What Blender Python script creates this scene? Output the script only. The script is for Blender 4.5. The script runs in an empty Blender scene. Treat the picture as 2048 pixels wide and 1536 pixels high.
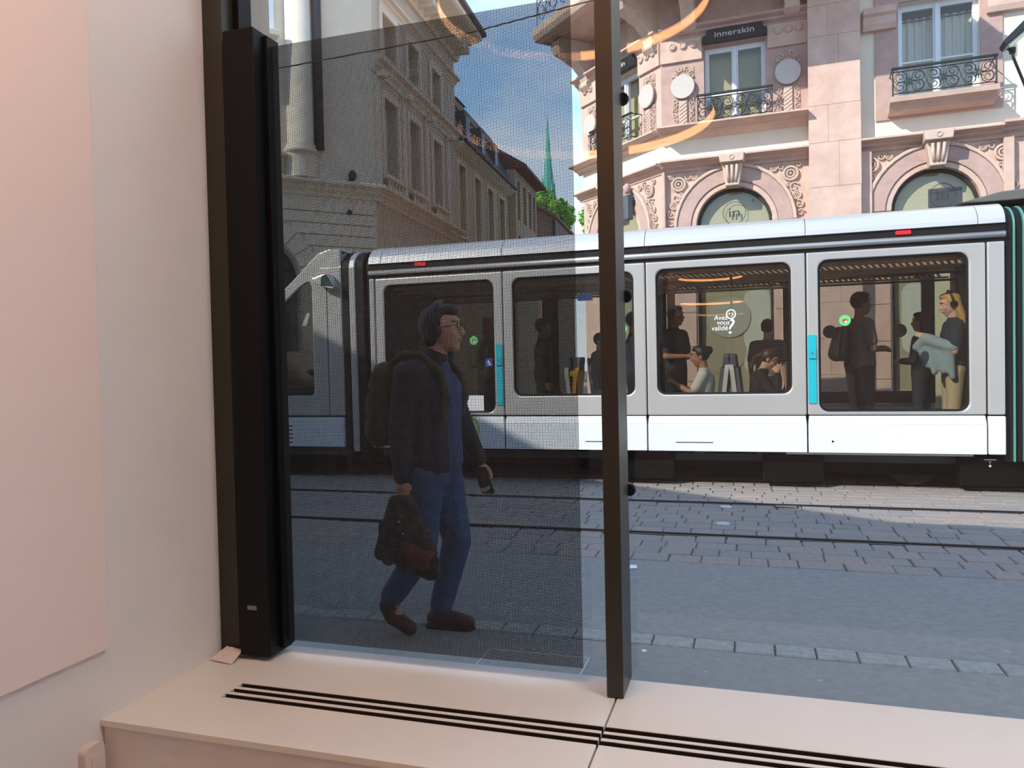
import bpy, bmesh, math, random
import numpy as np
from mathutils import Vector, Matrix
from mathutils.geometry import tessellate_polygon
PI = math.pi
rnd = random.Random(7)
SC = bpy.context.scene
COL = SC.collection

# ------------------------------------------------------------------ camera
CAM_H = 1.45
FOCAL = 1540.0                     # in pixels of the 2048 x 1536 frame
YAW, PITCH, ROLL = math.radians(17.36), math.radians(1.35), math.radians(-1.24)
fw = Vector((-math.sin(YAW) * math.cos(PITCH), math.cos(YAW) * math.cos(PITCH), -math.sin(PITCH)))
r0 = Vector((math.cos(YAW), math.sin(YAW), 0.0))
u0 = r0.cross(fw)
rt = r0 * math.cos(ROLL) + u0 * math.sin(ROLL)
up = u0 * math.cos(ROLL) - r0 * math.sin(ROLL)
cam_data = bpy.data.cameras.new('camera')
cam_data.sensor_width = 36.0
cam_data.lens = FOCAL / 2048.0 * 36.0
cam_data.clip_start = 0.05
cam_data.clip_end = 600
cam = bpy.data.objects.new('camera', cam_data)
COL.objects.link(cam)
cam.matrix_world = Matrix(((rt.x, up.x, -fw.x, 0), (rt.y, up.y, -fw.y, 0), (rt.z, up.z, -fw.z, CAM_H), (0, 0, 0, 1)))
SC.camera = cam

# ------------------------------------------------------------------ view
SC.view_settings.view_transform = 'Standard'
SC.view_settings.look = 'None'
SC.view_settings.gamma = 1.0
SC.view_settings.use_curve_mapping = False
SC.view_settings.exposure = 0.0
SC.cycles.transparent_max_bounces = 32
SC.cycles.max_bounces = 10
SC.cycles.diffuse_bounces = 5
SC.cycles.sample_clamp_indirect = 40.0
SC.cycles.caustics_reflective = False
SC.cycles.caustics_refractive = False

# ------------------------------------------------------------------ sky and sun
def srgb(r, g, b, a=1.0):
    f = lambda c: (c / 255.0) / 12.92 if c / 255.0 <= 0.04045 else ((c / 255.0 + 0.055) / 1.055) ** 2.4
    return (f(r), f(g), f(b), a)

SKY = 1.75
SUN = 5.6
SUN_TRAVEL = Vector((0.85, 1.0, -0.86)).normalized()
world = bpy.data.worlds.new('sky')
SC.world = world
world.use_nodes = True
nt = world.node_tree
nt.nodes.clear()
N = nt.nodes.new
out = N('ShaderNodeOutputWorld'); bg = N('ShaderNodeBackground'); tc = N('ShaderNodeTexCoord')
sep = N('ShaderNodeSeparateXYZ'); ramp = N('ShaderNodeValToRGB'); noi = N('ShaderNodeTexNoise')
cr = N('ShaderNodeValToRGB'); mix = N('ShaderNodeMixRGB'); mp = N('ShaderNodeMapping')
nt.links.new(tc.outputs['Generated'], sep.inputs[0])
nt.links.new(sep.outputs['Z'], ramp.inputs[0])
e = ramp.color_ramp.elements
e[0].position = 0.0; e[0].color = (0.74, 0.86, 0.98, 1)
e[1].position = 0.75; e[1].color = (0.20, 0.38, 0.72, 1)
m_ = e.new(0.3); m_.color = (0.31, 0.57, 0.94, 1)
mp.inputs['Scale'].default_value = (2.2, 2.2, 5.0)
nt.links.new(tc.outputs['Generated'], mp.inputs[0])
nt.links.new(mp.outputs[0], noi.inputs['Vector'])
noi.inputs['Scale'].default_value = 1.7; noi.inputs['Detail'].default_value = 6; noi.inputs['Roughness'].default_value = 0.6
nt.links.new(noi.outputs['Fac'], cr.inputs[0])
cr.color_ramp.elements[0].position = 0.42; cr.color_ramp.elements[0].color = (0, 0, 0, 1)
cr.color_ramp.elements[1].position = 0.80; cr.color_ramp.elements[1].color = (0.8, 0.8, 0.8, 1)
nt.links.new(cr.outputs[0], mix.inputs[0])
nt.links.new(ramp.outputs[0], mix.inputs[1])
mix.inputs[2].default_value = (0.95, 0.97, 1.0, 1)
nt.links.new(mix.outputs[0], bg.inputs[0])
bg.inputs[1].default_value = SKY
nt.links.new(bg.outputs[0], out.inputs[0])

sd = bpy.data.lights.new('sun', 'SUN')
sd.energy = SUN
sd.color = (1.0, 0.93, 0.82)
sd.angle = math.radians(0.6)
sun = bpy.data.objects.new('sun', sd)
sun.rotation_mode = 'QUATERNION'
sun.rotation_quaternion = SUN_TRAVEL.to_track_quat('-Z', 'Y')
sun.location = (-30, -30, 40)
COL.objects.link(sun)

# ------------------------------------------------------------------ materials
MATS = {}
def mat(name, rgb, rough=0.6, metal=0.0, var=0.0, vscale=4.0, bump=0.0, bscale=30.0, emit=None, estr=0.0, spec=0.5, coat=0.0, rgb2=None, stretch=None, detail=5.0):
    if name in MATS:
        return MATS[name]
    m = bpy.data.materials.new(name)
    m.use_nodes = True
    t = m.node_tree; b = t.nodes['Principled BSDF']
    c = srgb(*rgb)
    b.inputs['Base Color'].default_value = c
    b.inputs['Roughness'].default_value = rough
    b.inputs['Metallic'].default_value = metal
    b.inputs['Specular IOR Level'].default_value = spec
    if coat:
        b.inputs['Coat Weight'].default_value = coat
        b.inputs['Coat Roughness'].default_value = 0.08
    tcn = None
    if var or bump:
        tcn = t.nodes.new('ShaderNodeTexCoord'); vec = tcn.outputs['Object']
        if stretch:
            mpn = t.nodes.new('ShaderNodeMapping'); mpn.inputs['Scale'].default_value = stretch
            t.links.new(vec, mpn.inputs[0]); vec = mpn.outputs[0]
    if var:
        n = t.nodes.new('ShaderNodeTexNoise'); n.inputs['Scale'].default_value = vscale
        n.inputs['Detail'].default_value = detail; n.inputs['Roughness'].default_value = 0.65
        t.links.new(vec, n.inputs['Vector'])
        r = t.nodes.new('ShaderNodeValToRGB')
        if rgb2:
            c2 = srgb(*rgb2); c1 = c
        else:
            c1 = tuple(max(0, x * (1 - var)) for x in c[:3]) + (1,)
            c2 = tuple(min(1, x * (1 + var)) for x in c[:3]) + (1,)
        r.color_ramp.elements[0].position = 0.3; r.color_ramp.elements[0].color = c1
        r.color_ramp.elements[1].position = 0.72; r.color_ramp.elements[1].color = c2
        t.links.new(n.outputs['Fac'], r.inputs[0])
        t.links.new(r.outputs[0], b.inputs['Base Color'])
    if bump:
        n2 = t.nodes.new('ShaderNodeTexNoise'); n2.inputs['Scale'].default_value = bscale; n2.inputs['Detail'].default_value = 4
        t.links.new(vec, n2.inputs['Vector'])
        bp = t.nodes.new('ShaderNodeBump'); bp.inputs['Strength'].default_value = bump; bp.inputs['Distance'].default_value = 0.02
        t.links.new(n2.outputs['Fac'], bp.inputs['Height']); t.links.new(bp.outputs[0], b.inputs['Normal'])
    if emit:
        b.inputs['Emission Color'].default_value = srgb(*emit)
        b.inputs['Emission Strength'].default_value = estr
    MATS[name] = m
    return m

def glass(name, tint=(1, 1, 1), f0=0.04, rough=0.0):
    if name in MATS:
        return MATS[name]
    m = bpy.data.materials.new(name); m.use_nodes = True
    t = m.node_tree; t.nodes.clear()
    o = t.nodes.new('ShaderNodeOutputMaterial'); mx = t.nodes.new('ShaderNodeMixShader')
    tr = t.nodes.new('ShaderNodeBsdfTransparent'); gl = t.nodes.new('ShaderNodeBsdfGlossy')
    lw = t.nodes.new('ShaderNodeLayerWeight'); pw = t.nodes.new('ShaderNodeMath'); ml = t.nodes.new('ShaderNodeMath')
    tr.inputs[0].default_value = (*tint, 1); gl.inputs['Roughness'].default_value = rough
    gl.inputs[0].default_value = (1, 1, 1, 1)
    lw.inputs[0].default_value = 0.5
    pw.operation = 'POWER'; pw.inputs[1].default_value = 5.0
    ml.operation = 'MULTIPLY_ADD'; ml.inputs[1].default_value = 1 - f0; ml.inputs[2].default_value = f0
    t.links.new(lw.outputs['Facing'], pw.inputs[0]); t.links.new(pw.outputs[0], ml.inputs[0])
    t.links.new(ml.outputs[0], mx.inputs[0]); t.links.new(tr.outputs[0], mx.inputs[1]); t.links.new(gl.outputs[0], mx.inputs[2])
    t.links.new(mx.outputs[0], o.inputs[0])
    MATS[name] = m
    return m

# ------------------------------------------------------------------ objects
def props(o, label=None, cat=None, group=None, kind=None):
    if label: o['label'] = label
    if cat: o['category'] = cat
    if group: o['group'] = group
    if kind: o['kind'] = kind
    return o

def thing(name, label, cat, loc=(0, 0, 0), group=None):
    o = bpy.data.objects.new(name, None)
    o.location = loc; o.empty_display_size = 0.1
    COL.objects.link(o)
    return props(o, label, cat, group)

def wloc(o):
    v = Vector((0, 0, 0))
    while o is not None:
        v += o.location; o = o.parent
    return v

def link_mesh(name, me, parent=None, loc=None):
    o = bpy.data.objects.new(name, me)
    COL.objects.link(o)
    if parent is not None: o.parent = parent
    if loc is not None: o.location = loc
    return o

class MB:
    """collects shapes in world coordinates; build() links them as one mesh object"""
    def __init__(s): s.v = []; s.f = []
    def add(s, vs, fs):
        k = len(s.v); s.v += [tuple(p) for p in vs]; s.f += [tuple(i + k for i in f) for f in fs]; return s
    def box(s, x0, x1, y0, y1, z0, z1, T=None):
        vs = [(x, y, z) for z in (z0, z1) for y in (y0, y1) for x in (x0, x1)]
        if T: vs = [T(*p) for p in vs]
        return s.add(vs, [(0, 2, 3, 1), (4, 5, 7, 6), (0, 1, 5, 4), (2, 6, 7, 3), (0, 4, 6, 2), (1, 3, 7, 5)])
    def prism(s, poly, T, v0, v1, holes=()):
        """poly: (u, z) outline, solid from v0 to v1 through T(u, v, z); holes cut through"""
        loops = [list(poly)] + [list(h) for h in holes]
        flat = [p for l in loops for p in l]
        if holes or len(poly) > 4:
            tris = tessellate_polygon([[Vector((p[0], p[1], 0)) for p in l] for l in loops])
        else:
            tris = [tuple(range(len(poly)))]
        n = len(flat)
        vs = [T(p[0], v1, p[1]) for p in flat] + [T(p[0], v0, p[1]) for p in flat]
        fs = [tuple(t) for t in tris] + [tuple(i + n for i in reversed(t)) for t in tris]
        k = 0
        for l in loops:
            m = len(l)
            for i in range(m):
                j = (i + 1) % m
                fs.append((k + i, k + i + n, k + j + n, k + j))
            k += m
        return s.add(vs, fs)
    def tube(s, pts, r, n=6, closed=False, caps=True):
        pts = [Vector(p) for p in pts]; m = len(pts)
        rs = r if isinstance(r, (list, tuple)) else [r] * m
        vs = []; prev = None
        for i, p in enumerate(pts):
            if closed: d = pts[(i + 1) % m] - pts[i - 1]
            else: d = pts[min(i + 1, m - 1)] - pts[max(i - 1, 0)]
            if d.length < 1e-9: d = Vector((0, 0, 1))
            d.normalize()
            if prev is None:
                a = d.orthogonal().normalized()
            else:
                a = prev - d * prev.dot(d)
                a = a.normalized() if a.length > 1e-6 else d.orthogonal().normalized()
            prev = a; b = d.cross(a)
            for q in range(n):
                t = 2 * PI * q / n
                vs.append(p + (a * math.cos(t) + b * math.sin(t)) * rs[i])
        fs = []
        for i in range(m if closed else m - 1):
            j = (i + 1) % m
            for q in range(n):
                w = (q + 1) % n
                fs.append((i * n + q, i * n + w, j * n + w, j * n + q))
        if not closed and caps:
            fs.append(tuple(reversed(range(n)))); fs.append(tuple((m - 1) * n + q for q in range(n)))
        return s.add(vs, fs)
    def lathe(s, prof, c, ax=(0, 0, 1), n=16, caps=True):
        """prof: (radius, height along ax)"""
        ax = Vector(ax).normalized(); a = ax.orthogonal().normalized(); b = ax.cross(a); c = Vector(c)
        vs = []; fs = []; m = len(prof)
        for r, h in prof:
            for q in range(n):
                t = 2 * PI * q / n
                vs.append(c + ax * h + (a * math.cos(t) + b * math.sin(t)) * max(r, 1e-4))
        for i in range(m - 1):
            for q in range(n):
                w = (q + 1) % n
                fs.append((i * n + q, i * n + w, (i + 1) * n + w, (i + 1) * n + q))
        if caps: fs.append(tuple(reversed(range(n)))); fs.append(tuple((m - 1) * n + q for q in range(n)))
        return s.add(vs, fs)
    def ell(s, c, r, n=12, m=8, R=None):
        c = Vector(c); vs = []; fs = []
        if not isinstance(r, (tuple, list)): r = (r, r, r)
        for i in range(m + 1):
            th = PI * i / m
            for q in range(n):
                ph = 2 * PI * q / n
                st = max(math.sin(th), 1e-3)
                p = Vector((r[0] * st * math.cos(ph), r[1] * st * math.sin(ph), r[2] * math.cos(th)))
                if R is not None: p = R @ p
                vs.append(c + p)
        for i in range(m):
            for q in range(n):
                w = (q + 1) % n
                fs.append((i * n + q, (i + 1) * n + q, (i + 1) * n + w, i * n + w))
        fs.append(tuple(range(n))); fs.append(tuple(m * n + q for q in reversed(range(n))))
        return s.add(vs, fs)
    def cap(s, p0, ra, p1, rb, n=12):
        """tapered capsule: closed, for the voxel remesh"""
        p0 = Vector(p0); p1 = Vector(p1); d = p1 - p0; L = d.length
        if L < 1e-6: return s.ell(p0, ra)
        d.normalize(); pts = []; rs = []
        for k in range(5):
            t = -PI / 2 + PI / 2 * k / 4
            pts.append(p0 + d * (math.sin(t) * ra)); rs.append(max(math.cos(t) * ra, ra * 0.05))
        for k in range(5):
            t = PI / 2 * k / 4
            pts.append(p1 + d * (math.sin(t) * rb)); rs.append(max(math.cos(t) * rb, rb * 0.05))
        return s.tube(pts, rs, n)
    def torus(s, c, R, r, ax=(0, 0, 1), n=24, m=6, a0=0.0, a1=2 * PI):
        ax = Vector(ax).normalized(); a = ax.orthogonal().normalized(); b = ax.cross(a); c = Vector(c)
        full = abs(a1 - a0) > 2 * PI - 1e-3
        pts = [c + (a * math.cos(a0 + (a1 - a0) * k / n) + b * math.sin(a0 + (a1 - a0) * k / n)) * R for k in range(n if full else n + 1)]
        return s.tube(pts, r, m, closed=full)
    def build(s, name, m, parent=None, smooth=False, bevel=0.0, seg=2, kind=None, remesh=0.0, iters=4, label=None):
        me = bpy.data.meshes.new(name)
        org = wloc(parent) if parent is not None else Vector((0, 0, 0))
        if parent is None and s.v:
            a = np.array(s.v); lo = a.min(0); hi = a.max(0)
            org = Vector(((lo[0] + hi[0]) / 2, (lo[1] + hi[1]) / 2, lo[2]))
        me.from_pydata([(p[0] - org[0], p[1] - org[1], p[2] - org[2]) for p in s.v], [], s.f)
        me.validate()
        bm = bmesh.new(); bm.from_mesh(me)
        bmesh.ops.recalc_face_normals(bm, faces=bm.faces); bm.to_mesh(me); bm.free()
        me.materials.append(m)
        o = link_mesh(name, me, parent, org if parent is None else None)
        if remesh:
            md = o.modifiers.new('skin', 'REMESH'); md.mode = 'VOXEL'; md.voxel_size = remesh; md.use_smooth_shade = True
            sm = o.modifiers.new('soften', 'SMOOTH'); sm.factor = 0.5; sm.iterations = iters
        if bevel:
            md = o.modifiers.new('edges', 'BEVEL'); md.width = bevel; md.segments = seg; md.limit_method = 'ANGLE'; md.angle_limit = math.radians(40)
            md.harden_normals = False
        if smooth:
            for p in me.polygons: p.use_smooth = True
        if kind: o['kind'] = kind
        if label: o['label'] = label
        return o

def ID(u, v, z): return (u, v, z)
def frame(O, az):
    """facade frame: u along the wall, v out of the wall to the street, z up"""
    a = math.radians(az); d = (math.cos(a), math.sin(a)); n = (math.sin(a), -math.cos(a))
    return lambda u, v, z: (O[0] + d[0] * u + n[0] * v, O[1] + d[1] * u + n[1] * v, z)
def rrect(x0, x1, z0, z1, r, k=5):
    pts = []
    for cx, cz, a in ((x1 - r, z0 + r, -PI / 2), (x1 - r, z1 - r, 0), (x0 + r, z1 - r, PI / 2), (x0 + r, z0 + r, PI)):
        for i in range(k + 1):
            t = a + PI / 2 * i / k
            pts.append((cx + r * math.cos(t), cz + r * math.sin(t)))
    return pts
def arch(cu, hw, z0, zs, n=14):
    """opening with a semicircular head springing at zs"""
    return [(cu - hw, z0), (cu + hw, z0)] + [(cu + hw * math.cos(PI * i / n), zs + hw * math.sin(PI * i / n)) for i in range(n + 1)]
def rect(x0, x1, z0, z1): return [(x0, z0), (x1, z0), (x1, z1), (x0, z1)]
def circ(cu, cz, r, n=24): return [(cu + r * math.cos(2 * PI * i / n), cz + r * math.sin(2 * PI * i / n)) for i in range(n)]
def spiral(T, u, z, r, v, turns=1.4, start=0.0, sgn=1, w=0.012, n=16, m=5, mb=None):
    pts = []
    for i in range(n + 1):
        t = i / n
        a = start + sgn * turns * 2 * PI * t
        rr = r * (1 - 0.82 * t)
        pts.append(T(u + rr * math.cos(a), v, z + rr * math.sin(a)))
    mb.tube(pts, [w * (1 - 0.4 * i / n) for i in range(n + 1)], m)
def text_part(name, txt, size, T, u, v, z, m, parent, depth=0.004, align='CENTER', shear=0.0, sx=1.0):
    cu = bpy.data.curves.new(name, 'FONT'); cu.body = txt; cu.size = size; cu.extrude = depth; cu.align_x = align; cu.shear = shear
    cu.resolution_u = 3
    ob = bpy.data.objects.new(name, cu); COL.objects.link(ob)
    bpy.context.view_layer.update()
    me = bpy.data.meshes.new_from_object(ob.evaluated_get(bpy.context.evaluated_depsgraph_get()))
    bpy.data.objects.remove(ob); bpy.data.curves.remove(cu)
    org = wloc(parent)
    for vert in me.vertices:
        p = T(u + vert.co.x * sx, v + vert.co.z, z + vert.co.y)
        vert.co = (p[0] - org[0], p[1] - org[1], p[2] - org[2])
    me.name = name; me.materials.clear(); me.materials.append(m)
    return link_mesh(name, me, parent)
# ================================================================== the room behind the shop window
GLASS_Y = 2.29
wall_white = mat('white_wall_paint', (232, 226, 222), 0.7, var=0.02, vscale=3)
light_patch_paint = mat('warm_light_patch', (240, 222, 213), 0.65, var=0.015, vscale=2)  # warm tint carries the light falling on this stretch of wall
bench_white = mat('white_bench_laminate', (234, 226, 214), 0.38, var=0.02, vscale=5, bump=0.03, bscale=60)
bronze = mat('dark_bronze_frame', (66, 62, 56), 0.38, 0.55)
black_alu = mat('black_aluminium', (6, 6, 8), 0.5, 0.0, spec=0.25)
black_thread = mat('black_screen_thread', (14, 15, 18), 0.8)
dark_gap = mat('dark_vent_trough', (56, 46, 43), 0.9, spec=0.1)
ceil_m = mat('ceiling_paint', (236, 234, 230), 0.8)
floor_m = mat('floor_boards', (176, 158, 140), 0.4, var=0.08, vscale=3)
render_m = mat('facade_render', (196, 186, 172), 0.9, var=0.06, vscale=2, bump=0.1)
slate_m = mat('roof_slate', (92, 88, 90), 0.8, var=0.12, vscale=3)

def S(name, mb, m, parent=None, **k):
    o = mb.build(name, m, parent, **k)
    if parent is None: o['kind'] = 'structure'
    return o
CEIL = 3.6
wl = S('wall_left', MB().box(-2.0, -1.73, -4.2, 2.17, 0, CEIL), wall_white)
wp = MB().box(-1.731, -1.712, -4.1, 1.685, 0.69, CEIL - 0.02).build('wall_light_patch', light_patch_paint, wl, bevel=0.003)  # patch of warm light, put into colour on a thin raised slab
wp['label'] = 'patch of warm light on the wall, built as a raised warm white slab'
S('wall_back', MB().box(-2.0, 4.7, -4.4, -4.2, 0, CEIL), wall_white)
S('wall_right', MB().box(4.5, 4.7, -4.2, 2.3, 0, CEIL), wall_white)
S('floor', MB().box(-2.0, 4.7, -4.4, 2.3, -0.2, 0.0), floor_m)
S('ceiling', MB().box(-2.0, 4.7, -4.4, 2.3, CEIL, CEIL + 0.1), ceil_m)
prof = [(-16, 9.4), (-12, 7.8), (-8, 5.8), (-2.9, 3.95), (1.0, 3.78), (7, 3.78)]
XZ = lambda u, v, z: (u, v, z)
S('wall_front', MB().prism([(-16, 0), (-1.73, 0), (-1.73, 3.5), (7, 3.5)] + prof[::-1], XZ, 2.295, 2.55), render_m)
S('roof', MB().prism([(x, z + 0.18) for x, z in prof] + prof[::-1], XZ, -6, 2.65), slate_m)

# window: frame, mullion, panes
w1 = thing('window_1', 'shop window with a dark bronze frame and mullion', 'window', (-0.4, GLASS_Y, 0.46)); del w1['category']; w1['kind'] = 'structure'
MB().box(-1.732, -1.655, 2.17, 2.30, 0.44, 3.5).build('frame_post', bronze, w1, bevel=0.003)
MB().box(-1.655, -1.632, 2.23, 2.30, 0.44, 3.5).build('frame_strip', black_alu, w1)
MB().box(-0.408, -0.360, 2.145, 2.30, 0.502, 3.5).build('mullion', bronze, w1, bevel=0.002)
MB().box(-1.73, 4.5, 2.2, 2.30, 3.42, 3.5).build('frame_head', bronze, w1)
gl_m = glass('shop_window_glass', (0.975, 0.985, 0.985), 0.035)
MB().box(-1.66, -0.385, 2.284, 2.294, 0.44, 3.46).build('pane', gl_m, w1)
MB().box(-0.385, 4.5, 2.284, 2.294, 0.44, 3.46).build('pane', gl_m, w1)
for z in (2.235, 1.65, 1.07):
    MB().lathe([(0.016, 0), (0.019, 0.004), (0.019, 0.014), (0.015, 0.02)], (-0.358, 2.297, z), (0, 1, 0), 18).build('glass_clamp', black_alu, w1, smooth=False)

# bench under the window
bn = thing('window_bench', 'white window bench with three long vent slots', 'bench', (0, 1.98, 0))
MB().box(-1.728, 4.49, 1.672, 1.70, 0.0, 0.481).build('front_panel', wall_white, bn)
MB().box(-1.728, 4.49, 1.70, 2.28, 0.0, 0.40).build('bench_body', wall_white, bn)
MB().box(-1.728, 4.49, 2.2, 2.28, 0.40, 0.481).build('back_rail', wall_white, bn)
MB().box(-1.50, 1.9, 1.80, 2.05, 0.402, 0.41).build('vent_trough', dark_gap, bn)
XY = lambda u, v, z: (u, z, v)
def comb(x0, x1, xs, y0, y1, slots):
    p = [(x0, y0), (x1, y0)]
    for a, b in slots:
        p += [(x1, a), (xs, a), (xs, b), (x1, b)]
    p += [(x1, y1), (x0, y1)]
    return p
slots = [(1.873, 1.896), (1.911, 1.934), (1.948, 1.972)]
MB().prism(comb(-1.73, -0.385, -1.5, 1.66, 2.29, slots), XY, 0.482, 0.50).build('bench_top', bench_white, bn, bevel=0.0025)
for a, b in slots:
    for x0_, x1_ in ((-1.4985, -0.386), (-0.379, 1.7985)):
        MB().box(x0_, x1_, b - 0.0025, b - 0.0005, 0.41, 0.4985).box(x0_, x1_, a + 0.0005, a + 0.0025, 0.41, 0.4985).build('slot_liner', dark_gap, bn)
# the right slab is open at the seam: mirrored comb
MB().prism([(-x, y) for x, y in comb(-2.0, 0.380, -1.8, 1.66, 2.29, slots)], XY, 0.482, 0.50).build('bench_top', bench_white, bn, bevel=0.0025)
MB().box(2.005, 4.49, 1.66, 2.29, 0.482, 0.50).build('bench_top', bench_white, bn, bevel=0.0025)

# sun screen pulled out sideways from its upright cassette
sc_ = thing('mesh_screen', 'black mesh sun screen pulled across the window from an upright black cassette', 'screen', (-1.56, 2.2, 0.5))
MB().box(-1.628, -1.512, 2.135, 2.262, 0.515, 2.555).build('cassette', black_alu, sc_, bevel=0.004)
MB().box(-1.514, -1.497, 2.190, 2.255, 0.53, 2.545).build('outlet_lip', black_alu, sc_, bevel=0.002)
MB().box(-1.595, -1.560, 2.1345, 2.136, 0.668, 0.682).build('cassette_label', mat('worn_grey_label', (120, 120, 120), 0.6, var=0.5, vscale=300), sc_)
th = MB(); P_ = 0.0038; t_ = 0.0012
X0, X1, Z0, Z1 = -1.50, -0.492, 0.548, 2.52
nx = int((X1 - X0) / P_); nz = int((Z1 - Z0) / P_)
for i in range(nx + 1):
    x = X0 + i * P_
    th.box(x, x + t_, 2.2195, 2.2205, Z0, Z1)
for k in range(nz + 1):
    z = Z0 + k * P_
    th.box(X0, X1, 2.2200, 2.2210, z, z + t_)
th.build('screen_fabric', black_thread, sc_, kind='stuff')

# white card and cable in the window corner
cardm = mat('white_card', (226, 208, 196), 0.7)
cd = thing('paper_card', 'small folded white card lying at the foot of the window frame', 'card', (-1.66, 2.12, 0.5))
MB().prism([(-1.715, 2.095), (-1.625, 2.085), (-1.63, 2.15), (-1.70, 2.16)], lambda u, v, z: (u, z, v + 0.502 + (z - 2.085) * 0.32), 0, 0.003).build('card', cardm, cd)
MB().torus((-1.675, 2.135, 0.522), 0.022, 0.0012, (0, -0.3, 1), 24, 5, 0, 4.2).build('card_fold', cardm, cd)
cb = MB().tube([(-1.60, 2.262, 0.504), (-1.57, 2.245, 0.507), (-1.55, 2.262, 0.506), (-1.60, 2.215, 0.505), (-1.635, 2.165, 0.508), (-1.640, 2.15, 0.512)], 0.003, 6).build('cable', black_alu, smooth=True)
props(cb, 'thin black cable curling out under the screen cassette', 'cable')
sw = thing('cable_cover', 'pale plastic cable cover on the wall beside the bench front', 'cover', (-1.72, 1.6, 0.0))
MB().prism(rrect(1.585, 1.65, 0.12, 0.455, 0.02), lambda u, v, z: (v, u, z), -1.7299, -1.705).build('cover_shell', mat('pale_pink_plastic', (224, 206, 198), 0.5), sw, bevel=0.006)
MB().box(-1.706, -1.702, 1.603, 1.632, 0.40, 0.425).build('cover_clip', mat('pale_pink_plastic', (224, 206, 198), 0.5), sw)

# room lamps: a two-ring chandelier whose inner faces glow, and unseen fill panels added over the window bay
ring_body = mat('bronze_ring', (90, 60, 42), 0.35, 0.8)
ring_glow = mat('warm_ring_light', (255, 190, 130), 0.5, emit=(255, 176, 112), estr=14.0)
ch = thing('ring_chandelier', 'two hanging ring lamps glowing on their inner faces, seen reflected in the glass', 'lamp', (-0.87, 0.45, CEIL))
for z, cy in ((3.33, 0.60), (2.80, 0.34)):
    rg = MB().lathe([(0.70, -0.03), (0.72, -0.03), (0.72, 0.03), (0.70, 0.03), (0.70, -0.03)], (-0.87, cy, z), (0, 0, 1), 64, False)
    rb = rg.build('ring', ring_body, ch)
    gi = MB(); n = 64
    vs = [(-0.87 + r * math.cos(2 * PI * q / n), cy + r * math.sin(2 * PI * q / n), z + h) for r, h in ((0.699, -0.025), (0.699, 0.025), (0.696, 0.025), (0.696, -0.025)) for q in range(n)]
    fs = [(a * n + q, a * n + (q + 1) % n, ((a + 1) % 4) * n + (q + 1) % n, ((a + 1) % 4) * n + q) for a in range(4) for q in range(n)]
    gi.add(vs, fs).build('glow_strip', ring_glow, rb)
    for q in range(3):
        t = 2 * PI * q / 3
        MB().tube([(-0.87 + 0.71 * math.cos(t), cy + 0.71 * math.sin(t), z), (-0.87 + 0.71 * math.cos(t), cy + 0.71 * math.sin(t), CEIL)], 0.002, 5).build('hanging_wire', ring_body, ch)
ROOM_FILL = 8.4
warm_fill = mat('warm_fill_glow', (255, 226, 204), 0.5, emit=(255, 237, 219), estr=ROOM_FILL)
cool_fill = mat('neutral_fill_glow', (250, 250, 255), 0.5, emit=(244, 246, 255), estr=ROOM_FILL * 2.2)
for x, d, panel_glow in ((-0.75, 'nearest the white side wall', warm_fill), (1.0, 'in the middle of the window bay', cool_fill), (2.8, 'farthest from the side wall', cool_fill)):
    cl = thing('fill_panel', 'added square fill panel in the ceiling ' + d, 'fill light', (x, 1.25, CEIL), 'added fill panels over the window bay')  # unseen fill, added to brighten the room and the bench
    MB().prism(rect(x - 0.4, x + 0.4, 0.85, 1.65), XY, CEIL - 0.02, CEIL + 0.005, [rect(x - 0.36, x + 0.36, 0.89, 1.61)]).build('fill_frame', bronze, cl)
    MB().box(x - 0.36, x + 0.36, 0.89, 1.61, CEIL - 0.012, CEIL + 0.003).build('fill_diffuser', panel_glow, cl)

# ================================================================== the street
asphalt = mat('dark_asphalt', (138, 139, 136), 0.85, var=0.17, vscale=22, bump=0.25, bscale=220)
asphalt2 = mat('pavement_asphalt', (138, 139, 136), 0.85, var=0.15, vscale=26, bump=0.25, bscale=260)
def gum(m):
    t = m.node_tree; b = t.nodes['Principled BSDF']; src = b.inputs['Base Color'].links[0].from_socket
    tcn = t.nodes.new('ShaderNodeTexCoord'); vo = t.nodes.new('ShaderNodeTexVoronoi'); vo.inputs['Scale'].default_value = 3.6
    vo.inputs['Randomness'].default_value = 1.0
    sc2 = t.nodes.new('ShaderNodeMath'); sc2.operation = 'LESS_THAN'; sc2.inputs[1].default_value = 0.055
    rn = t.nodes.new('ShaderNodeSeparateColor'); ls = t.nodes.new('ShaderNodeMath'); ls.operation = 'LESS_THAN'; ls.inputs[1].default_value = 0.55
    mu = t.nodes.new('ShaderNodeMath'); mu.operation = 'MULTIPLY'; mu2 = t.nodes.new('ShaderNodeMath'); mu2.operation = 'MULTIPLY'; mu2.inputs[1].default_value = 0.5
    mx = t.nodes.new('ShaderNodeMixRGB'); mx.inputs[2].default_value = srgb(178, 182, 184)
    t.links.new(tcn.outputs['Object'], vo.inputs['Vector']); t.links.new(vo.outputs['Distance'], sc2.inputs[0])
    t.links.new(vo.outputs['Color'], rn.inputs[0]); t.links.new(rn.outputs[0], ls.inputs[0])
    t.links.new(sc2.outputs[0], mu.inputs[0]); t.links.new(ls.outputs[0], mu.inputs[1]); t.links.new(mu.outputs[0], mu2.inputs[0])
    t.links.new(mu2.outputs[0], mx.inputs[0]); t.links.new(src, mx.inputs[1]); t.links.new(mx.outputs[0], b.inputs['Base Color'])
gum(asphalt); gum(asphalt2)
mortar = mat('joint_mortar', (112, 108, 106), 0.9, var=0.2, vscale=40)
granite = mat('granite_kerb', (160, 160, 154), 0.75, var=0.22, vscale=26, bump=0.3, bscale=120)
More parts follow.
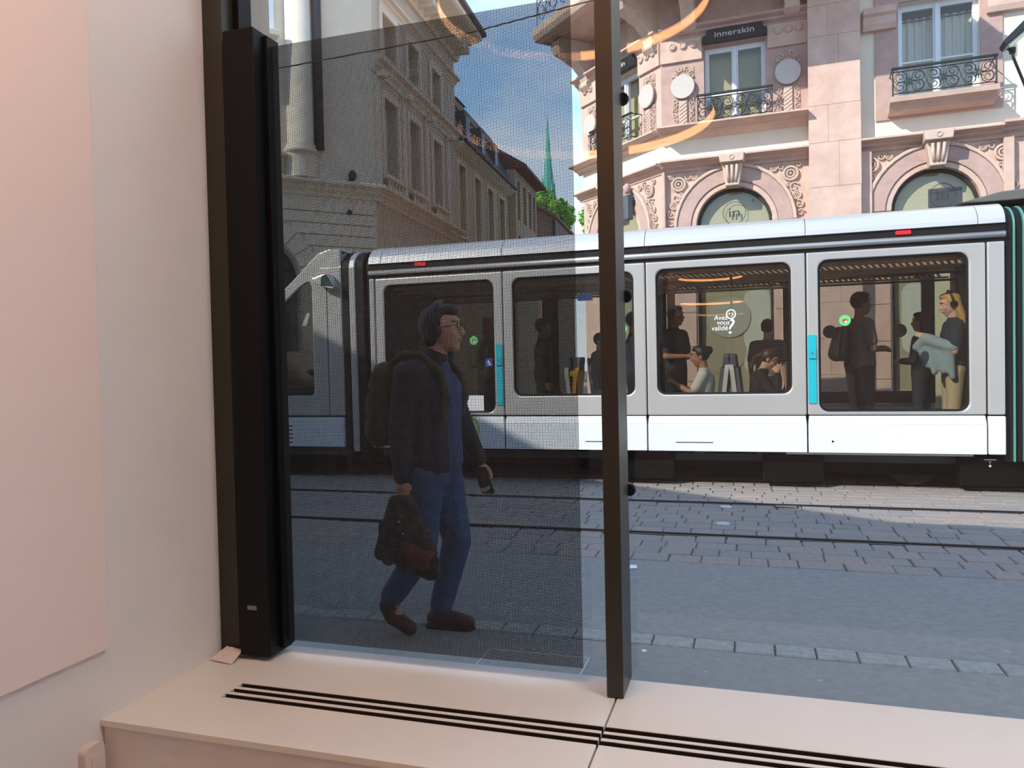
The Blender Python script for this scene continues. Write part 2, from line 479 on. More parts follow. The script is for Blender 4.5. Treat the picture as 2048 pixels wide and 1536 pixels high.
paver_ms = [mat('sandstone_sett', (146, 138, 132), 0.8, var=0.16, vscale=26, bump=0.35, bscale=70),
            mat('rosy_sett', (154, 140, 132), 0.8, var=0.16, vscale=22, bump=0.35, bscale=70),
            mat('grey_sett', (138, 134, 132), 0.8, var=0.16, vscale=30, bump=0.35, bscale=70)]
steel = mat('rail_steel', (112, 114, 118), 0.35, 0.9, var=0.2, vscale=20)
dark_steel = mat('dark_rail_groove', (16, 16, 18), 0.7, 0.3)

S('ground', MB().box(-80, 60, -20, 160, -0.5, -0.06), mortar)
S('pavement', MB().box(-16, 12, 2.56, 3.945, -0.06, 0.0), asphalt2)
rw = S('roadway', MB().box(-16, 12, 4.105, 5.66, -0.06, -0.002), asphalt)
kb = S('kerb', MB().box(-16, 12, 3.945, 4.105, -0.06, -0.012), mortar)
kme = None
x = -4.2; k = 0
while x < 2.6:
    w = 0.205 + rnd.uniform(-0.018, 0.02)
    MB().box(x + 0.004, x + w - 0.004, 3.951 + rnd.uniform(-0.003, 0.003), 4.099 + rnd.uniform(-0.003, 0.003), -0.04, 0.004 + rnd.uniform(-0.003, 0.004)).build('kerb_stone', granite, kb, bevel=0.006, seg=1)
    x += w
tb = S('track_bed', MB().box(-16, 12, 5.66, 11.9, -0.06, -0.014), mortar)
RAILS = (6.59, 8.12, 9.58, 11.08)
for ry in RAILS:
    MB().box(-16, 12, ry - 0.034, ry + 0.034, -0.05, -0.012).build('rail_groove', dark_steel, tb)
    MB().box(-16, 12, ry + 0.012, ry + 0.052, -0.04, 0.003).build('rail', dark_steel, tb)
    MB().box(-16, 12, ry - 0.048, ry - 0.034, -0.04, 0.003).build('rail_lip', steel, tb)
stones = []
bands = [(5.668, 6.535), (6.65, 8.065), (8.18, 9.52), (9.64, 11.02), (11.14, 11.9)]
for y0, y1 in bands:
    rows = max(1, round((y1 - y0) / 0.2)); d = (y1 - y0) / rows
    for r in range(rows):
        ya = y0 + r * d; x = -0.80 * ya - 0.6 + rnd.uniform(-0.2, 0)
        while x < 0.42 * ya + 0.3:
            w = rnd.choice((0.2, 0.235, 0.27, 0.31))
            stones.append((x, w, ya, d, rnd.uniform(-0.003, 0.003), rnd.uniform(-0.01, 0.01)))
            x += w
def area_px(s):
    c = Vector((s[0] + s[1] / 2, s[2] + s[3] / 2, 0)) - cam.location
    zc = c.dot(fw)
    px = 1024 + FOCAL * c.dot(rt) / zc
    return -1 if px < 540 or px > 2060 else s[1] * s[3] / zc ** 3
stones.sort(key=area_px, reverse=True)
sett_me = {}
def sett_mesh(w, d, mi):
    key = (round(w, 3), round(d, 3), mi)
    if key not in sett_me:
        r2 = random.Random(str(key))
        j = lambda: r2.uniform(-0.005, 0.005)
        g = 0.004; b = 0.007
        vs = [(g + j(), g + j(), -0.05), (w - g + j(), g + j(), -0.05), (w - g + j(), d - g + j(), -0.05), (g + j(), d - g + j(), -0.05)]
        vs += [(x, y, -b) for x, y, z in vs[:4]]
        vs += [(vs[i][0] + (b if i in (0, 3) else -b), vs[i][1] + (b if i in (0, 1) else -b), j() * 0.4) for i in range(4)]
        fs = [(3, 2, 1, 0), (8, 9, 10, 11)] + [(i, (i + 1) % 4, 4 + (i + 1) % 4, 4 + i) for i in range(4)] + [(4 + i, 4 + (i + 1) % 4, 8 + (i + 1) % 4, 8 + i) for i in range(4)]
        me = bpy.data.meshes.new('paving_stone'); me.from_pydata(vs, [], fs); me.materials.append(paver_ms[mi]); sett_me[key] = me
    return sett_me[key]
org = wloc(tb)
rest = MB()
for i, s in enumerate(stones):
    mi = rnd.choice((0, 0, 1, 2))
    if i < 300:
        o = link_mesh('paving_stone', sett_mesh(s[1], s[3], mi), tb, (s[0] - org.x, s[2] - org.y, s[4] - org.z))
        o.rotation_euler = (rnd.uniform(-0.006, 0.006), rnd.uniform(-0.006, 0.006), s[5])
    else:
        g = 0.006
        rest.box(s[0] + g, s[0] + s[1] - g, s[2] + g, s[2] + s[3] - g, -0.05, s[4])
rest.build('far_paving_stones', paver_ms[0], tb, kind='stuff', bevel=0.006, seg=1)
far_pave = S('pavement_far', MB().box(-60, 40, 11.9, 60, -0.06, 0.02), mat('far_pavement', (168, 158, 148), 0.85, var=0.1, vscale=8))
stud_m = mat('pale_metal_stud', (196, 200, 204), 0.4, 0.5)
for sx, sy, d in ((-0.27, 7.07, 'between the rails close to the near rail'), (-0.27, 7.90, 'just in front of the second rail')):
    o = MB().lathe([(0.062, 0.0), (0.06, 0.006), (0.035, 0.011), (0.001, 0.012)], (sx, sy, 0.003), n=20).build('road_stud', stud_m, smooth=False)
    props(o, 'round pale metal stud set in the paving ' + d, 'road stud', 'studs in the track paving')
db = thing('drain_box', 'small rectangular steel drain box beside the second rail', 'drain', (0.3, 8.04, 0))
MB().box(0.2, 0.40, 7.975, 8.075, -0.04, 0.006).build('drain_lid', mat('drain_lid_grey', (120, 116, 112), 0.6, 0.4), db, bevel=0.003)
MB().prism(rect(0.185, 0.415, 7.96, 8.085), XY, -0.04, 0.003, [rect(0.2, 0.40, 7.975, 8.075)]).build('drain_frame', dark_steel, db)
def scrap(x, y, w, d, rot, label):
    c, s_ = math.cos(rot), math.sin(rot)
    T = lambda u, v, z: (x + u * c - z * s_, y + u * s_ + z * c, v + 0.02 * abs(u))
    o = MB().prism([(-w / 2, -d / 2), (w / 2, -d * 0.45), (w * 0.46, d / 2), (-w * 0.48, d * 0.46)], T, 0.001, 0.003).build('paper_scrap', mat('white_paper', (235, 238, 240), 0.7))
    props(o, label, 'litter', 'paper litter on the road')
scrap(-0.83, 5.45, 0.055, 0.10, 0.2, 'white paper ticket lying on the asphalt beside the mullion')
scrap(-0.54, 3.86, 0.022, 0.03, 0.5, 'tiny white paper scrap on the pavement in front of the kerb')
scrap(-0.02, 4.0, 0.05, 0.02, -0.4, 'bent white paper strip lying on the kerb stones')
scrap(-3.2, 7.5, 0.10, 0.05, 0.1, 'white paper scrap between the rails behind the walking man')
ac = thing('access_cover', 'flat access cover with a thin pale metal edge in the pavement', 'cover', (-1.05, 3.55, 0))
MB().box(-1.30, -0.79, 3.36, 3.69, -0.02, 0.0025).build('cover_plate', asphalt2, ac)
MB().prism(rect(-1.306, -0.784, 3.354, 3.696), XY, -0.02, 0.0035, [rect(-1.30, -0.79, 3.36, 3.69)]).build('cover_edge', mat('pale_edge', (190, 194, 196), 0.5, 0.3), ac)
# ================================================================== the tram
TY0, TY1 = 9.10, 11.50
silver = mat('tram_silver_paint', (198, 196, 193), 0.34, 0.45, var=0.03, vscale=2, coat=0.3)
roof_silver = mat('tram_roof_silver', (206, 206, 206), 0.34, 0.35, coat=0.2)
skirt_white = mat('tram_white_skirt', (226, 232, 238), 0.35, 0.05, coat=0.3)
rubber = mat('black_rubber', (12, 13, 15), 0.6, spec=0.3)
under_m = mat('tram_underframe', (9, 9, 11), 0.8, var=0.2, vscale=4, spec=0.08)
teal_rub = mat('teal_bellows_edge', (84, 150, 140), 0.45)
cyan_m = mat('cyan_door_strip', (0, 178, 196), 0.4)
tram_in = mat('tram_interior_grey', (88, 84, 82), 0.7)
tram_floor = mat('tram_floor_dark', (56, 56, 60), 0.6)
tglass = glass('tram_tinted_glass', (0.80, 0.80, 0.78), 0.04)
redlamp = mat('red_marker_lamp', (220, 24, 30), 0.4, emit=(255, 20, 30), estr=0.6)
white_m = mat('white_decal', (244, 246, 248), 0.6)
TN = lambda u, v, z: (u, TY0 - v, z)
TF = lambda u, v, z: (u, TY1 + v, z)
tram = thing('city_tram', 'long silver tram with a white skirt standing across the street', 'tram', (-1.2, 10.3, 0.0))
SEAM = [-4.70, -2.945, -1.185, 0.575, 2.325]
WIN = [(-4.57, -3.07, 0.87, 2.53), (-2.82, -1.325, 1.075, 2.53), (-1.065, 0.42, 1.075, 2.535), (0.70, 2.165, 0.87, 2.535)]
DOOR = [True, False, False, True]
seal_m = rubber
for side, T, far in (('near', TN, False), ('far', TF, True)):
    for i in range(4):
        a, b = SEAM[i] + 0.006, SEAM[i + 1] - 0.006
        x0, x1, z0, z1 = WIN[i]
        nm = 'door_leaf' if DOOR[i] else 'side_panel'
        if far:
            nm = 'far_side_panel'; z0 = 1.0
        hole = rrect(x0, x1, z0, z1, 0.10, 5)
        p = MB().prism(rect(a, b, 0.835, 2.625), T, -0.055, 0.0, [hole]).build(nm, silver if not far else tram_in, tram, bevel=0.017 if not far else 0, seg=3)
        if not far:
            MB().prism(rrect(x0 - 0.002, x1 + 0.002, z0 - 0.002, z1 + 0.002, 0.10, 5), T, -0.058, -0.03, [rrect(x0 + 0.022, x1 - 0.022, z0 + 0.022, z1 - 0.022, 0.085, 5)]).build('window_seal', rubber, p)
        MB().prism(rrect(x0 + 0.01, x1 - 0.01, z0 + 0.01, z1 - 0.01, 0.085, 5), T, -0.052, -0.042).build('window_pane', tglass, p)
        # skirt below
        sk = [(a, 0.42), (b, 0.42), (b, 0.82), (a, 0.82)]
        q = MB().prism(rect(a + 0.002, b - 0.002, 0.42, 0.735), T, -0.05, 0.018)
        q.add([T(a + 0.002, 0.018, 0.735), T(b - 0.002, 0.018, 0.735), T(b - 0.012, -0.002, 0.825), T(a + 0.012, -0.002, 0.825), T(a + 0.002, -0.05, 0.735), T(b - 0.002, -0.05, 0.735), T(b - 0.012, -0.05, 0.825), T(a + 0.012, -0.05, 0.825)],
              [(0, 1, 2, 3), (4, 7, 6, 5), (0, 3, 7, 4), (1, 5, 6, 2), (3, 2, 6, 7), (0, 4, 5, 1)])
        q.build('skirt_panel', skirt_white, tram, bevel=0.006)
# end pieces of the car body at the right bellows
MB().prism(rect(2.332, 2.49, 0.835, 2.625), TN, -0.055, 0.004).build('end_panel', silver, tram, bevel=0.012)
MB().prism(rect(2.332, 2.49, 0.42, 0.82), TN, -0.05, 0.02).build('skirt_panel', skirt_white, tram, bevel=0.012)
MB().prism(rect(-4.78, -4.712, 0.42, 2.625), TN, -0.055, -0.008).build('end_panel', silver, tram, bevel=0.01)
# backing behind the panel gaps
MB().box(-4.78, 2.49, TY0 + 0.06, TY0 + 0.075, 0.42, 0.86).build('gap_backing', rubber, tram)
for x in SEAM[1:4] + [2.328]:
    MB().box(x - 0.03, x + 0.03, TY0 + 0.06, TY0 + 0.1, 0.8, 2.64).build('door_pillar', rubber, tram)
# roof shells
def roof_prof(y0, y1, zb=2.812, h=0.25, rx=0.36):
    pts = []
    for k in range(9):
        t = PI / 2 * k / 8
        pts.append((y0 - 0.015 + rx * (1 - math.cos(t)), zb + h * math.sin(t)))
    top = [((y0 + y1) / 2, zb + h + 0.05)]
    return [(y0 + 0.10, zb - 0.004)] + pts + top + [(y0 + y1 - p[0], p[1]) for p in reversed(pts)] + [(y1 - 0.10, zb - 0.004)]
YZ = lambda u, v, z: (v, u, z)
rs = [-4.78, -4.60, -2.945, -1.185, 0.575, 2.25, 2.50]
for i in range(len(rs) - 1):
    MB().prism(roof_prof(TY0, TY1), YZ, rs[i] + 0.003, rs[i + 1] - 0.003).build('roof_shell', roof_silver, tram, smooth=False, bevel=0.008)
MB().box(-4.78, 2.5, TY0 + 0.01, TY0 + 0.1, 2.72, 2.812).build('roof_gutter', rubber, tram)
MB().tube([TN(-4.78, -0.012, 2.70), TN(2.5, -0.012, 2.70)], 0.033, 10).build('cant_rail', silver, tram, smooth=True)
MB().box(-4.78, 2.5, TY0 + 0.03, TY0 + 0.09, 2.62, 2.70).build('cant_rail_shadow_gap', rubber, tram)
for x in (-4.45, 0.60, -1.2):
    MB().box(x, x + 0.05, TY0 - 0.002, TY0 + 0.04, 2.742, 2.80).build('gutter_clip', rubber, tram)
for x in (-4.04, 1.55):
    MB().prism(rrect(x - 0.075, x + 0.075, 2.758, 2.798, 0.012), TN, -0.02, 0.006).build('marker_lamp', redlamp, tram)
# interior shell
MB().box(-4.78, 2.49, TY0 + 0.30, TY1 - 0.06, 0.28, 0.36).build('cabin_floor', tram_floor, tram)
MB().box(-4.78, 2.49, TY0 + 0.08, TY1 - 0.06, 2.56, 2.70).build('cabin_ceiling', mat('tram_ceiling_tan', (206, 180, 160), 0.6), tram)
slat_m = mat('ceiling_slat_bronze', (232, 200, 172), 0.5, 0.0)
MB().box(-4.6, 2.4, 10.05, 10.35, 2.545, 2.559).build('ceiling_fill_strip', mat('tram_fill_strip', (255, 236, 214), 0.5, emit=(255, 226, 196), estr=0.4), tram)  # faint glow added to lift the ceiling slats, not a known lamp
gr = None
for yy in (9.42, 10.9):
    gr = MB().tube([(-4.6, yy - 0.16, 2.50), (2.4, yy - 0.16, 2.50)], 0.012, 6).tube([(-4.6, yy + 0.16, 2.46), (2.4, yy + 0.16, 2.46)], 0.012, 6).build('ceiling_grille', slat_m, tram)
    sm_ = MB().box(0, 0.03, -0.16, 0.16, 0, 0.012, lambda u, v, z: (u + v * 0.35, v, z - v * 0.12))
    me = bpy.data.meshes.new('grille_slat'); me.from_pydata(sm_.v, [], sm_.f); me.materials.append(slat_m)
    x = -4.5
    while x < 2.3:
        link_mesh('grille_slat', me, gr, Vector((x, yy, 2.478)) - wloc(tram)); x += 0.068
# bellows ends
def bellows(xs, mat_list, y0, y1, top, name='bellows_fold'):
    for (a, b, m, inset) in xs:
        MB().prism(roof_prof(y0 + inset, y1 - inset, top - 0.27, 0.25), YZ, a, b)
for a, b, m, ins, top in ((-5.185, -5.07, rubber, 0.03, 2.79), (-5.07, -4.975, silver, 0.00, 2.79), (-4.975, -4.86, rubber, 0.02, 2.78), (-4.86, -4.78, rubber, 0.07, 2.77)):
    pr_ = roof_prof(TY0 + ins, TY1 - ins, top)
    pr_ = [(TY0 + ins, 0.36)] + pr_[1:-1] + [(TY1 - ins, 0.36)]
    MB().prism(pr_, YZ, a + 0.004, b - 0.004).build('bellows_fold', m, tram, bevel=0.012)
for a, b, m, ins in ((2.50, 2.575, rubber, 0.06), (2.575, 2.592, teal_rub, 0.03), (2.592, 2.665, rubber, 0.07), (2.665, 2.685, teal_rub, 0.03), (2.685, 2.78, rubber, 0.06)):
    pr_ = roof_prof(TY0 + ins, TY1 - ins, 2.78)
    pr_ = [(TY0 + ins, 0.34)] + pr_[1:-1] + [(TY1 - ins, 0.34)]
    MB().prism(pr_, YZ, a, b).build('bellows_fold', m, tram, bevel=0.01)
# next car after the bellows
MB().prism([(TY0, 0.42)] + roof_prof(TY0, TY1)[1:-1] + [(TY1, 0.42)], YZ, 2.785, 4.2).build('next_car_body', silver, tram, bevel=0.02)
MB().prism(rrect(2.98, 4.1, 1.08, 2.53, 0.1), TN, -0.01, 0.004).build('next_car_window', mat('dark_tram_glass', (28, 28, 30), 0.08), tram)
MB().prism(rect(2.79, 4.2, 0.42, 0.82), TN, -0.02, 0.02).build('skirt_panel', skirt_white, tram, bevel=0.01)
MB().prism([(2.15, 3.10), (2.55, 3.19), (4.0, 3.26), (4.0, 3.13), (2.6, 3.09)], lambda u, v, z: (u, v, z), TY0 + 0.30, TY1 - 0.3).build('roof_fairing', mat('dark_roof_fairing', (96, 96, 92), 0.6), tram, bevel=0.01)
# cab at the front
cab_out = [(-5.19, 0.835), (-5.19, 3.05), (-5.35, 3.055), (-5.52, 3.01), (-5.66, 2.90), (-5.80, 2.77), (-6.25, 2.40), (-6.85, 1.75), (-7.05, 1.2), (-7.05, 0.835)]
cw = [(-5.66, 1.11), (-5.635, 1.16), (-5.635, 2.55), (-5.66, 2.63), (-5.72, 2.63), (-5.80, 2.585), (-6.27, 2.21), (-6.75, 1.70), (-6.85, 1.40), (-6.85, 1.11)]
cs = MB().prism(cab_out, TN, -0.05, 0.0, [cw]).build('cab_side', silver, tram, bevel=0.014, seg=3)
MB().prism([(x, z) for x, z in cw], TN, -0.045, -0.035).build('window_pane', tglass, cs)
MB().prism(cab_out, TF, -0.05, 0.0, [cw]).build('cab_side', silver, tram)
# windscreen and roof skin between the sides
rf = cab_out[1:10]
def skin(pts, m, nm, th=0.03):
    q = MB()
    ins = [(x + 0.02, z - th) for x, z in pts]
    poly = pts + ins[::-1]
    q.prism(poly, lambda u, v, z: (u, v, z), TY0 + 0.05, TY1 - 0.05)
    return q.build(nm, m, tram)
skin(cab_out[1:6], roof_silver, 'cab_roof')
skin(cab_out[5:8], tglass, 'windscreen', 0.015)
skin(cab_out[7:10], silver, 'cab_nose')
# rounded shoulder of the cab roof
MB().prism([(TY0 - 0.002, 2.80), (TY0 + 0.06, 2.98), (TY0 + 0.2, 3.05), (TY0 + 0.2, 2.8)], YZ, -5.5, -5.19).build('cab_roof_shoulder', roof_silver, tram)
MB().box(-7.05, -5.19, TY0 + 0.06, TY1 - 0.06, 0.30, 0.9).build('cab_floor', tram_floor, tram)
MB().prism(rect(-7.05, -5.20, 0.42, 0.815), TN, -0.05, 0.018).build('skirt_panel', skirt_white, tram, bevel=0.008)
for k in range(5):
    MB().box(-6.35, -5.98, TY0 - 0.0195, TY0 - 0.017, 0.47 + k * 0.055, 0.485 + k * 0.055).build('vent_slit', rubber, tram)
MB().box(-5.412, -5.405, TY0 - 0.001, TY0 + 0.01, 0.84, 2.62).build('cab_door_seam', rubber, cs)
MB().prism([(-5.56, 2.66), (-5.40, 2.70), (-5.30, 2.71), (-5.20, 2.54), (-5.21, 2.50), (-5.34, 2.53), (-5.48, 2.58)], TN, 0.0, 0.16).build('wing_mirror', roof_silver, tram, bevel=0.02)
MB().prism([(-5.38, 2.68), (-5.31, 2.70), (-5.215, 2.545), (-5.40, 2.56)], TN, 0.158, 0.168).build('mirror_back', mat('mirror_dark_green', (30, 62, 54), 0.4), tram)
MB().prism([(-5.82, 2.05), (-5.74, 2.22), (-5.69, 2.22), (-5.75, 2.05)], TN, -0.034, -0.031).build('cab_sticker', mat('cab_sticker_grey', (180, 190, 180), 0.6), cs)
# driver's desk and seat as dark shapes
MB().lathe([(0.20, 0), (0.24, 0.03), (0.20, 0.06)], (-6.05, 10.0, 1.35), (0.3, 0, 1), 18).build('dashboard_dial', rubber, tram)
MB().box(-6.85, -6.05, TY0 + 0.3, TY1 - 0.3, 0.9, 1.22).build('dashboard', tram_in, tram, bevel=0.04)
# underframe, wheels
MB().box(-6.8, 4.1, TY0 + 0.38, TY1 - 0.2, 0.14, 0.42).build('underframe', under_m, tram)
for x0, x1 in ((-6.4, -5.4), (-4.5, -3.5), (-1.6, -0.9), (0.1, 0.75), (2.1, 2.9)):
    MB().box(x0, x1, TY0 + 0.14, TY0 + 0.5, 0.06, 0.40).build('bogie_cover', under_m, tram, bevel=0.02)
for x in (-6.1, -4.0, 1.7, 3.2):
    for y in (9.58, 11.08):
        MB().lathe([(0.28, -0.05), (0.30, 0.0), (0.28, 0.06), (0.12, 0.08)], (x, y, 0.302), (0, -1, 0), 24).build('wheel', dark_steel, tram)
MB().tube([TN(0.35, -0.03, 0.405), TN(2.2, -0.03, 0.405)], 0.012, 6).build('step_edge', silver, tram)
text_part('underframe_mark', '↧', 0.09, TN, 2.38, -0.135, 0.27, white_m, tram)
MB().box(2.325, 2.44, TY0 + 0.135, TY0 + 0.14, 0.345, 0.355).build('underframe_mark', white_m, tram)
# skirt marks
MB().prism(rrect(-0.86, -0.44, 0.517, 0.527, 0.004), TN, 0.0185, 0.0195).build('skirt_slot', rubber, tram)
MB().prism(rrect(-1.93, -1.52, 0.517, 0.527, 0.004), TN, 0.0185, 0.0195).build('skirt_slot', rubber, tram)
MB().lathe([(0.012, 0), (0.010, 0.003)], TN(0.83, 0.018, 0.545), (0, -1, 0), 12).build('skirt_lock', under_m, tram)
lime = mat('lime_green_print', (176, 204, 62), 0.5)
MB().prism(circ(-3.46, 0.66, 0.185, 40), TN, 0.0185, 0.0195, [circ(-3.465, 0.66, 0.163, 40)]).build('skirt_logo_ring', lime, tram)
# door strips
def door_strip(x0, x1):
    d = MB().prism(rrect(x0, x1, 0.965, 1.72, 0.006), TN, 0.0, 0.012).build('door_handle_strip', cyan_m, tram, bevel=0.004)
    MB().prism(rrect(x0 + 0.008, x1 - 0.004, 1.46, 1.575, 0.008), TN, 0.012, 0.03).build('door_button_box', cyan_m, d, bevel=0.005)
    MB().lathe([(0.012, 0), (0.010, 0.006)], TN((x0 + x1) / 2, 0.03, 1.52), (0, -1, 0), 14).build('door_button', mat('button_steel', (170, 150, 140), 0.35, 0.8), d)
    for k in range(7):
        if 1.44 < 1.02 + k * 0.1 < 1.6: continue
        MB().ell(TN((x0 + x1) / 2, 0.013, 1.02 + k * 0.1), (0.004, 0.003, 0.004), 6, 4).build('strip_rivet', mat('pale_rivet', (150, 220, 226), 0.4), d)
door_strip(0.588, 0.672)
door_strip(-3.045, -2.962)
# stickers on the panes
gsm = mat('green_round_sticker', (96, 208, 122), 0.55); rsm = mat('red_print', (214, 60, 50), 0.55)
for x, z, r in ((-3.35, 1.78, 0.055), (-1.475, 1.86, 0.06), (0.972, 1.868, 0.060)):
    st = MB().prism(circ(x, z, r, 24), TN, -0.041, -0.039).build('round_sticker', gsm, tram)
    MB().prism([(x - r * 0.45, z - r * 0.1), (x - r * 0.1, z - r * 0.5), (x + r * 0.45, z + r * 0.05), (x + r * 0.3, z + r * 0.3), (x - r * 0.4, z + r * 0.25)], TN, -0.039, -0.0375).build('sticker_print', rsm, st)
    MB().prism(circ(x + r * 0.12, z - r * 0.28, r * 0.2, 10), TN, -0.0378, -0.037).build('sticker_print', white_m, st)
for x, z in ((0.82, 1.75), (1.515, 1.74)):
    MB().prism(circ(x, z, 0.072, 24), TN, -0.062, -0.055).build('window_dot', rubber, tram)
# printed notice: Avez-vous valide ? with a smiling dot
for k, (t, dx, dz) in enumerate((('Avez-', -0.415, 1.925), ('vous', -0.385, 1.87), ('validé', -0.445, 1.805))):
    text_part('window_notice_text', t, 0.075 if k < 2 else 0.08, TN, dx, -0.041, dz, white_m, tram, 0.001, 'LEFT', 0.15)
text_part('window_notice_text', '?', 0.24, TN, -0.235, -0.041, 1.765, white_m, tram, 0.001, 'CENTER', 0.12, 1.1)
MB().prism(circ(-0.225, 1.985, 0.056, 24), TN, -0.041, -0.039, [circ(-0.225, 1.985, 0.043, 24)]).build('window_notice_dot', white_m, tram)
for dx in (-0.016, 0.016):
    MB().prism(circ(-0.225 + dx, 1.995, 0.008, 8), TN, -0.041, -0.039).build('window_notice_eye', white_m, tram)
MB().torus(TN(-0.225, -0.04, 1.985), 0.026, 0.004, (0, -1, 0), 10, 5, PI * 0.2, PI * 0.8).build('window_notice_smile', white_m, tram)
# wheelchair sign, route board in the first door
bl = MB().prism(rrect(-3.20, -3.11, 1.45, 1.55, 0.006), TN, -0.041, -0.039).build('wheelchair_sign', mat('blue_sign', (44, 66, 150), 0.5), tram)
MB().torus(TN(-3.158, -0.038, 1.485), 0.02, 0.004, (0, -1, 0), 14, 5, 0, 5.0).build('wheelchair_symbol', white_m, bl)
MB().tube([TN(-3.163, -0.038, 1.53), TN(-3.158, -0.038, 1.49), TN(-3.138, -0.038, 1.488), TN(-3.13, -0.038, 1.462)], 0.005, 5).build('wheelchair_symbol', white_m, bl)
MB().prism(rect(-3.56, -3.235, 0.86, 1.085), TN, -0.041, -0.036).build('door_board', white_m, tram)
MB().prism(circ(-3.53, 1.05, 0.045, 18), TN, -0.036, -0.034).build('door_board_print', lime, tram)
MB().prism(rrect(-2.11, -1.93, 2.26, 2.34, 0.01), TN, -0.6, -0.5).build('hanging_display', mat('display_blue', (70, 110, 170), 0.4, emit=(90, 130, 200), estr=0.25), tram)
# seats and poles
seat_white = mat('seat_shell_white', (206, 202, 194), 0.45); seat_yel = mat('seat_yellow_edge', (214, 160, 48), 0.6); seat_grey = mat('seat_grey_cloth', (84, 88, 96), 0.8)
def seat(x, y, d, cloth, shell):
    """d = +1 faces right"""
    s = MB().box(x - 0.22 * 1, x + 0.22, y - 0.21, y + 0.21, 0.74, 0.83).build('seat', cloth, tram, bevel=0.03)
    bx = x - d * 0.24
    T = lambda u, v, z: (bx - d * (u + (z - 0.8) * 0.12), v, z)
    MB().prism(rrect(y - 0.21, y + 0.21, 0.78, 1.42, 0.09), lambda u, v, z: (bx - d * (v + (z - 0.8) * 0.12), u, z), 0.0, 0.05).build('backrest', shell, s, bevel=0.015)
    MB().prism(rrect(y - 0.19, y + 0.19, 0.80, 1.38, 0.08), lambda u, v, z: (bx - d * (v + (z - 0.8) * 0.12), u, z), -0.05, 0.0).build('backrest_cushion', cloth, s, bevel=0.015)
    MB().prism(rrect(y - 0.16, y + 0.16, 1.36, 1.54, 0.05), lambda u, v, z: (bx - d * (v + (z - 0.8) * 0.12), u, z), -0.03, 0.05).build('headrest', seat_grey, s, bevel=0.02)
    MB().box(x - 0.06, x + 0.06, y - 0.15, y + 0.15, 0.36, 0.75).build('seat_post', tram_in, s)
for y in (9.55, 10.0, 11.0):
    seat(-0.62, y, -1, seat_grey, seat_white if y < 9.8 else tram_in)
    seat(0.10, y, 1, seat_grey, seat_white if y < 9.8 else tram_in)
for y in (9.55, 11.0):
    seat(-1.88, y, 1, seat_yel, seat_white)
    seat(-2.42, y, -1, seat_yel, seat_yel)
pole_m = mat('stainless_pole', (200, 200, 198), 0.25, 0.9)
for x, y in ((-3.0, 9.5), (-1.19, 10.3), (0.60, 9.45), (0.58, 10.9), (2.3, 10.2)):
    MB().tube([(x, y, 0.36), (x, y, 2.5)], 0.017, 8).build('grab_pole', pole_m if x < 0.5 else rubber, tram, smooth=True)
for y in (9.75, 10.75):
    MB().tube([(-4.6, y, 2.40), (2.4, y, 2.40)], 0.015, 8).build('grab_rail', pole_m, tram, smooth=True)
vb = MB().box(1.18, 1.36, 10.62, 10.78, 1.35, 1.68).build('ticket_machine', tram_in, tram, bevel=0.03)
MB().tube([(1.27, 10.7, 0.36), (1.27, 10.7, 1.4)], 0.03, 8).build('ticket_machine_post', rubber, tram)
# ================================================================== pink sandstone corner house
pink = mat('pink_sandstone', (206, 178, 165), 0.88, var=0.15, vscale=3.5, bump=0.18, bscale=40)
pink_d = mat('mauve_sandstone', (186, 158, 150), 0.88, var=0.15, vscale=4.0, bump=0.2, bscale=50)
pink_p = mat('pale_pink_sandstone', (220, 192, 178), 0.88, var=0.07, vscale=2.4, bump=0.12, bscale=40, rgb2=(192, 160, 147))
cream = mat('cream_render', (226, 220, 204), 0.9, var=0.05, vscale=1.5, bump=0.06)
carve = mat('carved_sandstone', (204, 182, 168), 0.9, var=0.12, vscale=8)
white_frame = mat('white_window_paint', (222, 230, 238), 0.45)
iron = mat('dark_wrought_iron', (44, 52, 54), 0.5, 0.5)
disc_m = mat('pale_grey_disc', (198, 192, 188), 0.6)
sign_m = mat('black_sign_board', (28, 32, 36), 0.4)
sign_txt = mat('silver_lettering', (206, 208, 210), 0.4)
olive_board = mat('olive_display_board', (178, 172, 138), 0.8)
disc_pale = mat('pale_display_disc', (192, 190, 174), 0.7)
disc_pill = mat('pale_display_pill', (222, 224, 206), 0.7)
curt = mat('white_curtain', (206, 206, 194), 0.9)
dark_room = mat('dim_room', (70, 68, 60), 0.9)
hglass = glass('house_window_glass', (0.95, 0.96, 0.96), 0.035)
darkframe = mat('shopfront_dark_frame', (40, 36, 34), 0.5)

OP = (-1.4814, 14.0)
TM = frame(OP, -3.0)
TC = frame(OP, -44.0)
house = thing('sandstone_house', 'pink sandstone corner house with arches and balconies behind the tram', 'building', (OP[0], OP[1], 0))
def mould(T, u0, u1, prof, name, m, parent, **k):
    """prof: (v, z) section run along u"""
    return MB().prism(prof, lambda a, v, z: T(v, a, z), u0, u1).build(name, m, parent, **k)
def cornice(T, u0, u1, z0, z1, p, name, m, parent):
    h = z1 - z0
    mould(T, u0, u1, [(-0.02, z0), (0.10 * p, z0), (0.18 * p, z0 + 0.25 * h), (0.45 * p, z0 + 0.42 * h), (0.5 * p, z0 + 0.6 * h), (0.92 * p, z0 + 0.72 * h), (p, z0 + 0.78 * h), (p, z0 + 0.95 * h), (0.9 * p, z1), (-0.02, z1)], name, m, parent)
A1, A2, AR, ZS = 1.215, 4.30, 0.635, 3.82
MB().prism(rect(0, 9, 0.02, 4.82), TM, -0.45, 0.0, [arch(A1, AR, 0.55, ZS), arch(A2, AR, 0.55, ZS), arch(7.3, AR, 0.55, ZS)]).build('ground_wall', pink, house)
